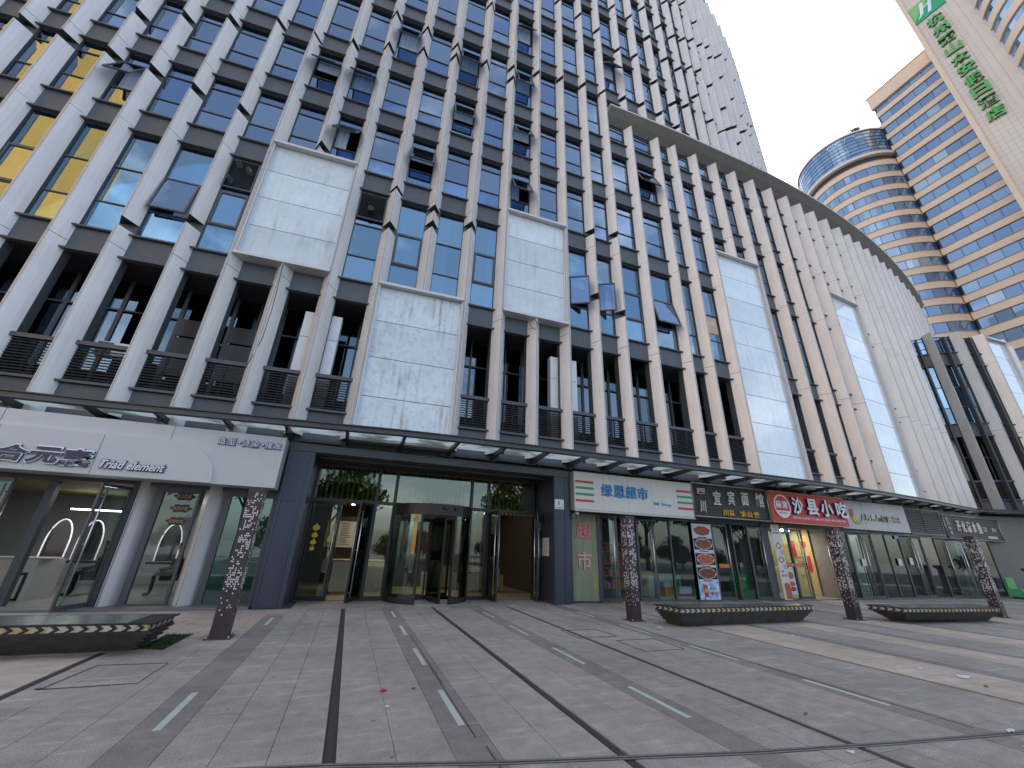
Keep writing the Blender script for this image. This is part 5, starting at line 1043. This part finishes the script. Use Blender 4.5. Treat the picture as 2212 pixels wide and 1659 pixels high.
def moss(poly, n, lab):
    b = MB(); b.poly([(p[0], p[1], 0.004) for p in poly])
    for k in range(n):
        u, v = RM.random(), RM.random(); p = lerp(lerp(poly[0], poly[1], u), lerp(poly[3], poly[2], u), v); h = RM.uniform(.015, .045); a = RM.uniform(0, 6.28); w = 0.006
        b.poly([(p[0]-w*cos(a), p[1]-w*sin(a), 0.004), (p[0]+w*cos(a), p[1]+w*sin(a), 0.004), (p[0]+RM.uniform(-.02, .02), p[1]+RM.uniform(-.02, .02), h)])
    tag(b.build("moss", MOSS), lab, "moss", kind='stuff')
moss([(-2.76, 8.78), (-2.40, 8.58), (-2.36, 9.8), (-2.76, 9.8)], 1500, "dark green moss at the foot of the left planter")
moss([(15.7, 8.36), (17.6, 8.12), (17.6, 8.32), (15.7, 8.55)], 900, "thin moss along the foot of the far right planter")
# ------------------------------------------------------------------ litter
LEAFR = mat("dry_red", (0.36, 0.03, 0.03), 0.6); LEAFB = mat("dry_brown", (0.16, 0.08, 0.04), 0.7)
def scrap(x, y, r, m, nm, lab, cat, h=0.02, seed=1):
    q = random.Random(seed); b = MB(); P = []; n = 9
    for i in range(n): a = 2*pi*i/n; rr = r*q.uniform(.55, 1.1); P.append((x+rr*cos(a), y+rr*.7*sin(a), 0.004+q.uniform(0, h)))
    c_ = (x, y, 0.006+h)
    for i in range(n): b.poly([P[i], P[(i+1) % n], c_]); b.poly([(P[(i+1) % n][0], P[(i+1) % n][1], 0.002), (P[i][0], P[i][1], 0.002), (x, y, 0.002)])
    tag(b.build(nm, m), lab, cat)
scrap(0.66, 5.88, 0.055, LEAFR, "red_wrapper", "crumpled red wrapper on the grey paving right of the middle drain", "wrapper", .02, 1)
scrap(1.01, 5.88, 0.03, LEAFR, "dry_leaf", "tiny red leaf beside the dark band left of its light strip", "leaf", .012, 2)
scrap(0.66, 5.36, 0.03, PAPER, "paper_scrap", "tiny pale paper scrap just nearer than the red wrapper", "paper", .01, 3)
scrap(9.16, 4.39, 0.12, PAPER, "plastic_glove", "crumpled white plastic glove on the peach paving at the right", "glove", .03, 4)
scrap(8.83, 4.03, 0.045, LEAFR, "dry_leaf", "dark red leaf next to the white glove", "leaf", .015, 5)
scrap(4.54, 3.19, 0.05, PAPER, "paper_scrap", "white scrap by the steel joint in the foreground", "paper", .01, 6)
scrap(6.76, 3.02, 0.06, PAPER, "tissue", "white tissue at the right end of the steel joint", "tissue", .03, 7)
scrap(5.07, 3.97, 0.035, LEAFB, "dry_leaf", "curled brown leaf alone on the grey slabs right of the third drain", "leaf", .02, 8)
scrap(7.14, 8.9, 0.10, PAPER, "plastic_bag", "flattened clear plastic bag lying near the supermarket pillar", "bag", .015, 9)
scrap(9.67, 7.5, 0.05, PAPER, "paper_scrap", "small white scrap before the middle planter", "paper", .02, 10)
scrap(9.05, 4.89, 0.045, PAPER, "paper_scrap", "small white scrap behind the crumpled glove", "paper", .02, 11)
scrap(-2.93, 6.84, 0.06, LEAFB, "dry_leaf", "dark dead leaf at the corner of the left manhole", "leaf", .012, 12)
# ------------------------------------------------------------------ hotel far behind on the right
def pol(az, D, z=0): return Vector((D*sin(rad(az)), D*cos(rad(az)), z))
HOT = mat("hotel_tan_cladding", (0.71, 0.53, 0.385), 0.55, var=0.06, scale=0.15); HOTP = mat("hotel_pale_tile", (0.68, 0.57, 0.48), 0.55, var=0.04, scale=0.2)
HEDG = mat("hotel_sill", (0.36, 0.24, 0.15), 0.6)
HGL = bpy.data.materials.new("hotel_glass"); HGL.use_nodes = True; _t = HGL.node_tree; _p = _t.nodes['Principled BSDF']; _p.inputs['Base Color'].default_value = (0.05, 0.12, 0.26, 1); _p.inputs['Roughness'].default_value = 0.03; _p.inputs['Specular IOR Level'].default_value = 1.0; _p.inputs['Specular Tint'].default_value = (0.72, 0.86, 1, 1); _p.inputs['IOR'].default_value = 2.1
_oi = _t.nodes.new("ShaderNodeObjectInfo"); _cr = _t.nodes.new("ShaderNodeValToRGB"); _cr.color_ramp.elements[0].color = (0.05, 0.10, 0.24, 1); _cr.color_ramp.elements[1].color = (0.15, 0.25, 0.36, 1); _e = _cr.color_ramp.elements.new(0.88); _e.color = (0.13, 0.24, 0.36, 1); _cr.color_ramp.elements[2].color = (0.40, 0.43, 0.43, 1); _t.links.new(_oi.outputs['Random'], _cr.inputs['Fac']); _t.links.new(_cr.outputs['Color'], _p.inputs['Base Color'])  # palest stop puts bright reflections and drawn curtains into the pane colour
hotel = thing("hotel_building", "tall tan hotel with blue ribbon windows and a slab carrying green vertical characters", "hotel", Matrix.Translation(pol(80, 97)))
A = pol(73.98, 99); B = pol(84.6, 95.5); d = (B-A).normalized(); Lw = (B-A).length; nn = Vector((-d.y, d.x, 0)); 
if nn.dot(A) < 0: nn = -nn
FH = Matrix(((d.x, nn.x, 0, A.x), (d.y, nn.y, 0, A.y), (0, 0, 1, 0), (0, 0, 0, 1)))
b = MB(); b.box(-0.3, Lw+3, 0.25, 14, 0, 96.4); b.build("wing_body", ROOM, hotel, FH)
for k in range(5, 28):
    z = 3.5*k
    b = MB(); b.box(-0.35, Lw, -0.02, 0.4, z-1.02, z+0.38); b.box(-0.38, Lw, -0.12, 0.0, z+0.38, z+0.46, 1); b.box(-0.36, Lw, -0.07, 0.0, z-1.08, z-1.0, 1); b.build("spandrel_band", [HOT, HEDG], hotel, FH)
    n = 9; w = Lw/n
    if k < 27 or True:
        for i in range(7): box("window", w-0.07, 0.05, 2.06, HGL, hotel, FH @ T(w*(i+.5), 0.14, z+1.45) @ RZ(rad(RP.uniform(-.7, .7))) @ RX(rad(RP.uniform(-.5, .5))))
b = MB(); b.box(-0.6, Lw, -0.35, 0.6, 96.35, 99.9); b.box(-0.75, Lw, -0.5, 0.7, 99.9, 100.1, 0); b.build("parapet", HOT, hotel, FH)
# sign slab
Pc = pol(82.06, 92.5); dv = Vector((cos(rad(82.06)), -sin(rad(82.06)), 0)); nv = Vector((sin(rad(82.06)), cos(rad(82.06)), 0))
FS = Matrix(((dv.x, nv.x, 0, Pc.x), (dv.y, nv.y, 0, Pc.y), (0, 0, 1, 0), (0, 0, 0, 1)))
TILE_ = mat("hotel_tile_joint", (0.40, 0.31, 0.25), 0.7)
b = MB(); b.box(-3.05, 1.40, 0.35, 7, 0, 122); b.build("slab_face", HOTP, hotel, FS)
b = MB(); b.box(-3.70, -3.05, 0.0, 7, 0, 122); b.build("slab_rib", HOT, hotel, FS); b = MB(); b.box(1.40, 2.3, 0.25, 7, 0, 122); b.box(2.3, 3.70, 0.0, 7, 0, 122); b.build("slab_rib", HOTP, hotel, FS)
b = MB()
for k in range(60): b.box(-3.05, 1.40, 0.343, 0.352, 46+1.05*k, 46.035+1.05*k)
for i in range(1, 6): b.box(-3.05+0.74*i, -3.02+0.74*i, 0.343, 0.352, 40, 112)
tag(b.build("tile_joints", TILE_, hotel, FS), kind='stuff')
hs = thing("hotel_sign", "vertical column of green hotel characters under a green square emblem on the tan slab", "sign", FS @ T(0, 0, 72))
GRH = mat("hotel_green", (0.10, 0.36, 0.08), 0.5); GRL = mat("emblem_green", (0.02, 0.34, 0.14), 0.5); GRL2 = mat("emblem_light_green", (0.22, 0.48, 0.14), 0.5); GRS = mat("hotel_letter_return", (0.03, 0.08, 0.03), 0.5)
for i, chh in enumerate("杭州萧山众安假日酒店"):
    zt = 102.6-3.085*i; letters(chh, -1.92, 0.28, zt-2.55, zt, FS @ T(0, 0.33, 0), [GRH, GRS], hs, depth=0.35, bold=0.03, name="character")
b = MB(); b.box(-3.0, 1.36, 0.1, 0.34, 103.6, 108.6); b.build("emblem_panel", GRL, hs, FS); b = MB(); b.prism([(-3.0, 0), (-0.9, 0), (0.6, 0), (-3.0, 0)], 0, 0) if False else b.poly([(-3.0, 0.09, 104.2), (-2.2, 0.09, 105.6), (-0.6, 0.09, 107.2), (-0.2, 0.09, 108.6), (-3.0, 0.09, 108.6)]); b.build("emblem_light_field", GRL2, hs, FS)
b = MB()
def stroke(P, w): 
    for p, q, wa, wb in zip(P, P[1:], w, w[1:]): b.poly([(p[0]-wa, 0.05, p[1]), (p[0]+wa, 0.05, p[1]), (q[0]+wb, 0.05, q[1]), (q[0]-wb, 0.05, q[1])])
stroke([(-2.3, 104.3), (-1.75, 105.0), (-1.45, 106.3), (-1.2, 107.9)], [.12, .26, .26, .30]); stroke([(-0.75, 104.2), (-0.45, 105.4), (-0.2, 106.6), (0.25, 107.9)], [.26, .26, .24, .30]); b.poly([(-1.6, .045, 105.9), (-0.3, .045, 106.5), (-0.25, .045, 106.9), (-1.5, .045, 106.3)])
b.build("emblem_letter", WL, hs, FS)
# banded round corner right of the slab
Cc = pol(90.6, 98)
def band_ring(parent, c, r, a0, a1, z0, z1, m, name, th=0.5, n=26):
    b = MB()
    for k in range(n):
        x0, x1 = rad(a0+(a1-a0)*k/n), rad(a0+(a1-a0)*(k+1)/n)
        p = [(c.x+r*cos(x0), c.y+r*sin(x0)), (c.x+r*cos(x1), c.y+r*sin(x1)), (c.x+(r-th)*cos(x1), c.y+(r-th)*sin(x1)), (c.x+(r-th)*cos(x0), c.y+(r-th)*sin(x0))]; b.prism(p, z0, z1)
    return b.build(name, m, parent)
for k in range(14, 34):
    z = 3.5*k; band_ring(hotel, Cc, 12.0, 100, 270, z-1.2, z+0.55, HOT, "round_band"); band_ring(hotel, Cc, 11.75, 100, 270, z+0.55, z+2.3, HGL, "round_glazing", 0.3)
# round tower of the hotel
rt_ = thing("round_tower", "round tan and blue banded hotel wing with a glazed drum and roof plants on top", "hotel", Matrix.Translation(pol(69.3, 104.4)))
Rc = pol(69.3, 104.4); RRT = 9.35
b = MB(); ring(b, 0, RRT-0.5, 0, 89.5, 0, 360, 40); b.build("body", ROOM, rt_, Matrix.Translation(Rc))
def arc_panel(r, da, h, m):
    k = ('arc', r, da, h, m.name)
    if k not in _bc:
        b = MB(); ring(b, r-0.06, r, 0, h, -da/2, da/2, 2); _bc[k] = b.data("window", m)
    return _bc[k]
aC = math.degrees(atan2(-Rc.y, -Rc.x)); A0, A1 = aC-100, aC+100
for k in range(8, 24):
    z = 3.5*k
    band_ring(rt_, Rc, RRT, A0, A1, z-1.02, z+0.38, HOT, "spandrel_band", 0.5, 30); band_ring(rt_, Rc, RRT+0.12, A0, A1, z+0.38, z+0.46, HEDG, "sill", 0.5, 30)
    if k < 23:
        for i in range(17):
            da = 200/17; o = new_obj("window", arc_panel(RRT-0.16, da-0.5, 2.05, HGL), rt_, Matrix.Translation(Rc+Vector((0, 0, z+0.44))) @ RZ(rad(A0+da*(i+.5)+RP.uniform(-.1, .1))))
band_ring(rt_, Rc, RRT+0.25, A0, A1, 82.6, 83.3, HOTP, "drum_base_ring", 0.8, 36)
for j in range(7):
    z = 83.35+j*0.98
    for i in range(20):
        da = 200/20
        new_obj("drum_pane", arc_panel(RRT-0.05, da-0.35, 0.90, HGL), rt_, Matrix.Translation(Rc+Vector((0, 0, z))) @ RZ(rad(A0+da*(i+.5))))
    band_ring(rt_, Rc, RRT+0.02, A0, A1, z+0.90, z+0.98, FIND, "drum_rail", 0.3, 36)
band_ring(rt_, Rc, RRT+0.18, A0, A1, 90.2, 90.6, HOTP, "roof_ring", 1.0, 36)
for i in range(22):
    a = rad(A0+200*(i+.5)/22); p = Rc+Vector((cos(a), sin(a), 0))*(RRT-0.2); b = MB(); b.tube([(p.x, p.y, 90.6), (p.x, p.y, 91.6)], 0.05, 5); b.build("rail_post", STEEL, rt_)
band_ring(rt_, Rc, RRT-0.15, A0, A1, 91.55, 91.62, STEEL, "hand_rail", 0.06, 36)
LEAF = mat("leaf_green", (0.055, 0.10, 0.022), 0.6, island=0.45); LEAF2 = mat("leaf_dark", (0.03, 0.055, 0.018), 0.6, island=0.4); BARK = mat("bark", (0.10, 0.075, 0.055), 0.9, var=0.2)
def crown(b, c, r, n, q, size=0.22):
    for k in range(n):
        while True:
            v = Vector((q.uniform(-1, 1), q.uniform(-1, 1), q.uniform(-1, 1)))
            if v.length < 1: break
        v = v*(0.55+0.45*q.random()); p = Vector(c)+Vector((v.x*r[0], v.y*r[1], v.z*r[2])); e = Vector((q.uniform(-1, 1), q.uniform(-1, 1), q.uniform(-1, 1))).normalized(); f = e.cross(Vector((0, 0, 1)))
        if f.length < .1: f = e.cross(Vector((1, 0, 0)))
        f.normalize(); s_ = size*q.uniform(.6, 1.2); b.quad(p-e*s_, p+f*s_*.5, p+e*s_, p-f*s_*.5)
for i, (a, r, lab) in enumerate(((aC+26, 0.9, "larger leafy bush on the roof edge of the round tower"), (aC+62, 0.7, "smaller leafy bush left of the larger one on the round tower roof"))):
    p = Rc+Vector((cos(rad(a)), sin(rad(a)), 0))*(RRT-1.0); t_ = thing("roof_bush", lab, "bush", Matrix.Translation(p+Vector((0, 0, 90.6)))); b = MB(); crown(b, (p.x, p.y, 91.7), (r*1.3, r*1.3, r), 420, RM, .22); b.build("foliage", LEAF2, t_)
    b = MB(); b.tube([(p.x, p.y, 90.6), (p.x, p.y, 91.6)], 0.06, 5); b.build("stem", BARK, t_)
# ------------------------------------------------------------------ what stands across the street: seen only in the glass
OCH = mat("ochre_tile", (0.80, 0.42, 0.09), 0.6, var=0.08, scale=0.2); OCJ = mat("ochre_joint", (0.36, 0.22, 0.06), 0.7)
oc = thing("ochre_building", "ochre tiled building across the street mirrored in the upper left windows", "building", T(-52, -30, 0))
b = MB(); b.box(-95, -67, -48, -24, 0, 92); b.build("wall", OCH, oc); b = MB()
for k in range(60): b.box(-95, -67, -24, -23.97, 1.5*k, 1.5*k+.07)
for k in range(10): b.box(-95+3*k, -94.93+3*k, -24, -23.97, 0, 92)
tag(b.build("tile_joints", OCJ, oc), kind='stuff')
tree0 = None
for i, (x, y, sc) in enumerate(((-1, -17, 1.35), (-9.5, -18, 1.5), (7.5, -21, 0.74), (12, -24, 0.76), (16.8, -17, 1.25), (24.5, -15, 1.3), (-18, -20, 1.5), (33, -17, 1.35), (41, -15, 1.4), (50, -16, 1.3), (59, -15, 1.4))):
    lab = ["broad street tree mirrored at the left of the lobby glass", "rounder street tree next to it in the mirror image", "small pale tree in the middle of the mirrored sky", "street tree mirrored right of the revolving door", "dense street tree mirrored over the right doors", "street tree mirrored in the supermarket glass", "street tree mirrored in the salon glass", "street tree mirrored in the inn's glass", "street tree mirrored in the far restaurant doors", "street tree mirrored at the far end of the shop row", "last street tree of the row beyond the corner"][i]
    if tree0 is None:
        t_ = thing("street_tree", lab, "tree", T(x, y, 0) @ Matrix.Scale(1, 4), "trees across the street"); q = random.Random(21); b = MB(); b.tube([(0, 0, -.03), (.05, 0, 1.5), (0, .1, 3.2), (.1, 0, 5)], [.2, .16, .12, .05], 8)
        for a in range(5): b.tube([(0, 0, 2.4+.3*a), (1.5*cos(a*1.3), 1.5*sin(a*1.3), 4.2+.4*a)], [.08, .03], 5)
        b.build("trunk", BARK, t_, T(x, y, 0)); b = MB()
        for cx_, cy_, cz_, r in ((0, 0, 5.6, 2.4), (1.6, .5, 4.6, 1.6), (-1.7, -.3, 4.7, 1.7), (.3, 1.6, 4.9, 1.6), (-.2, -1.6, 5.0, 1.6), (0.5, 0, 7.0, 1.5)): crown(b, (cx_, cy_, cz_), (r, r, r*.85), 620, q, .26)
        b.build("crown", LEAF, t_, T(x, y, 0)); tree0 = t_; WM[t_] = T(x, y, 0); t_.scale = (sc, sc, sc)
    else:
        c = tree0.copy(); C.objects.link(c); c.location = (x, y, 0); c.scale = (sc, sc, sc); c.rotation_euler = (0, 0, i*1.1); c['label'] = lab
        for ch_ in list(tree0.children): dd = ch_.copy(); C.objects.link(dd); dd.parent = c
screen_shrubs = [(-13, -14.5), (-6.5, -15), (3.6, -16.5), (9.3, -17.5), (14.2, -14.5), (19.5, -15), (22, -13.5), (27.5, -14), (30, -15), (35.5, -13.5), (38, -15), (44.5, -14), (47, -15), (53.5, -14), (56.5, -15.5)]  # low bushes out of view, added to block sky reflections in the shop glass
places = ["the salon corner", "the salon badge window", "the revolving door", "the right lobby doors", "the pilaster with the number plate", "the supermarket doors", "the supermarket window", "the dish poster", "the noodle shop doors", "the white menu banner", "the snack shop doors", "the third pillar", "the inn doors", "the teal panes", "the far restaurant doors"]
for i, (x, y) in enumerate(screen_shrubs):
    c = tree0.copy(); C.objects.link(c); c.name = "bush"; c.location = (x, y, -1.0); k = 0.52+0.07*sin(i*2.3); c.scale = (k*1.25, k*1.25, k); c.rotation_euler = (0, 0, i*2.1); c['label'] = "unseen leafy bush added to darken the glass opposite "+places[i]; c['category'] = "bush"; c['group'] = "bushes added out of view to darken reflections"
    for ch_ in list(tree0.children):
        if ch_.name.startswith("crown"): dd = ch_.copy(); dd.name = "foliage"; C.objects.link(dd); dd.parent = c
    sb = MB(); sb.tube([(0, 0, 0.97/k), (0.1, 0, 2.2/k), (0, 0, 4.2)], [.2, .14, .08], 6); o_ = bpy.data.objects.new("stem", sb.data("stem", BARK)); C.objects.link(o_); o_.parent = c
FR_, _w = frame_at((14.75, tipY(14.75)), (16.38, tipY(16.38))); rp_ = thing("rental_poster", "faded pink for rent poster in a tall window left of the long clean panel", "poster", FR_ @ T(0, 0.0, 12.5))
box("sheet", 0.80, 0.008, 0.95, mat("faded_pink_paper", (0.62, 0.36, 0.26), 0.6, var=0.08), rp_, FR_ @ T(0, 0.05, 12.55)); row("出租", -0.30, 0.30, 12.50, 12.80, FR_ @ T(0, 0.044, 0), PAPER, rp_, depth=0.004); letters("招商热线", -0.30, 0.30, 12.30, 12.40, FR_ @ T(0, 0.044, 0), PAPER, rp_, depth=0.004)
# ------------------------------------------------------------------ people behind the glass
SKIN = mat("skin", (0.42, 0.26, 0.18), 0.6); HAIR = mat("hair_black", (0.012, 0.011, 0.010), 0.5); CLO = mat("cloth_black", (0.02, 0.02, 0.023), 0.85); CLOB = mat("cloth_brown", (0.10, 0.06, 0.04), 0.85)
def skinned(name, V, E, R, m, parent, M, lv=1):
    me = bpy.data.meshes.new(name); me.from_pydata(V, E, []); o = bpy.data.objects.new(name, me); C.objects.link(o); md = o.modifiers.new("s", 'SKIN'); md.use_smooth_shade = True
    for i, r in enumerate(R): me.skin_vertices[0].data[i].radius = (r, r) if not isinstance(r, tuple) else r
    me.skin_vertices[0].data[0].use_root = True; su = o.modifiers.new("u", 'SUBSURF'); su.levels = lv; su.render_levels = lv
    dg = bpy.context.evaluated_depsgraph_get(); dg.update(); m2 = bpy.data.meshes.new_from_object(o.evaluated_get(dg), depsgraph=dg); bpy.data.objects.remove(o); bpy.data.meshes.remove(me)
    m2.name = name; m2.materials.clear(); m2.materials.append(m); return new_obj(name, m2, parent, M)
def person(label, x, y, rz, clo, seat=True):
    M = T(x, y, 0.03 if seat else 0.012) @ RZ(rz); p = thing("person", label, "person", M)
    hz = 0.56 if seat else 0.95                                         # the person faces local -y
    V = [(0, 0, hz), (0, 0.03, hz+.22), (0, 0.02, hz+.42), (0, 0, hz+.53), (0, -.02, hz+.62), (0, -.03, hz+.72)]; R = [(.15, .12), (.14, .10), (.16, .11), (.07, .07), (.052, .052), (.07, .085)]; E = [(0, 1), (1, 2), (2, 3), (3, 4), (4, 5)]
    def chain(root, P, r):
        k = root
        for q, rr in zip(P, r): V.append(q); R.append(rr); E.append((k, len(V)-1)); k = len(V)-1
        return k
    for s in (-1, 1):
        sh = (s*.19, .01, hz+.47)
        w = chain(2, [sh, (s*.25, -.02, hz+.20), (s*.17, -.27, hz+.14 if seat else hz+.16), (s*.15, -.34, hz+.14 if seat else hz+.16)], [.055, .042, .032, .034])
        for f_ in range(4): chain(w, [(s*(.13+.018*f_), -.395-.006*(2-abs(f_-1.5)), hz+.13), (s*(.13+.018*f_), -.42, hz+.11)], [.009, .007])
        chain(w, [(s*.105, -.365, hz+.15), (s*.09, -.385, hz+.145)], [.010, .008])
        if seat: chain(0, [(s*.10, -.10, hz-.01), (s*.11, -.46, hz+.02), (s*.11, -.44, .10), (s*.11, -.47, .045), (s*.115, -.60, .03)], [.085, .058, .042, .042, .03])
        else: chain(0, [(s*.10, 0, hz-.08), (s*.10, -.02, .50), (s*.10, .02, .09), (s*.10, -.02, .045), (s*.105, -.14, .03)], [.085, .058, .042, .042, .03])
    bo = skinned("body", V, E, R, clo, p, M); 
    hd = MB(); hd.lathe([(0.001, -.12), (.05, -.11), (.075, -.05), (.082, .02), (.07, .08), (.04, .115), (.001, .125)], 14, (0, -.035, hz+.76)); h_ = hd.build("head", SKIN, p, M, True)
    b = MB(); b.lathe([(.088, -.03), (.090, .03), (.078, .09), (.045, .125), (.001, .135)], 14, (0, -.018, hz+.77)); b.build("hair", HAIR, p, M, True)
    b = MB(); b.poly([(-.012, -.115, hz+.735), (.012, -.115, hz+.735), (0, -.118, hz+.785)]); b.poly([(0, -.138, hz+.74), (-.012, -.112, hz+.735), (0, -.114, hz+.785)]); b.poly([(0, -.138, hz+.74), (0, -.114, hz+.785), (.012, -.112, hz+.735)]); b.build("nose", SKIN, h_, M)
    b = MB(); [b.box(s*.03-.012, s*.03+.012, -.116, -.106, hz+.775, hz+.785) for s in (-1, 1)]; b.box(-.02, .02, -.112, -.10, hz+.70, hz+.707); b.build("eyes_and_mouth", HAIR, h_, M)
    return p
person("person in black seated on a salon chair facing left behind the opened glass door", -6.55, 15.9, rad(-80), CLO)
person("person in brown seated behind the window with the oval badges", -4.75, 15.9, rad(-70), CLOB)
person("person in dark clothes standing behind the lobby reception desk", -0.55, 17.0, rad(70), CLO, False)
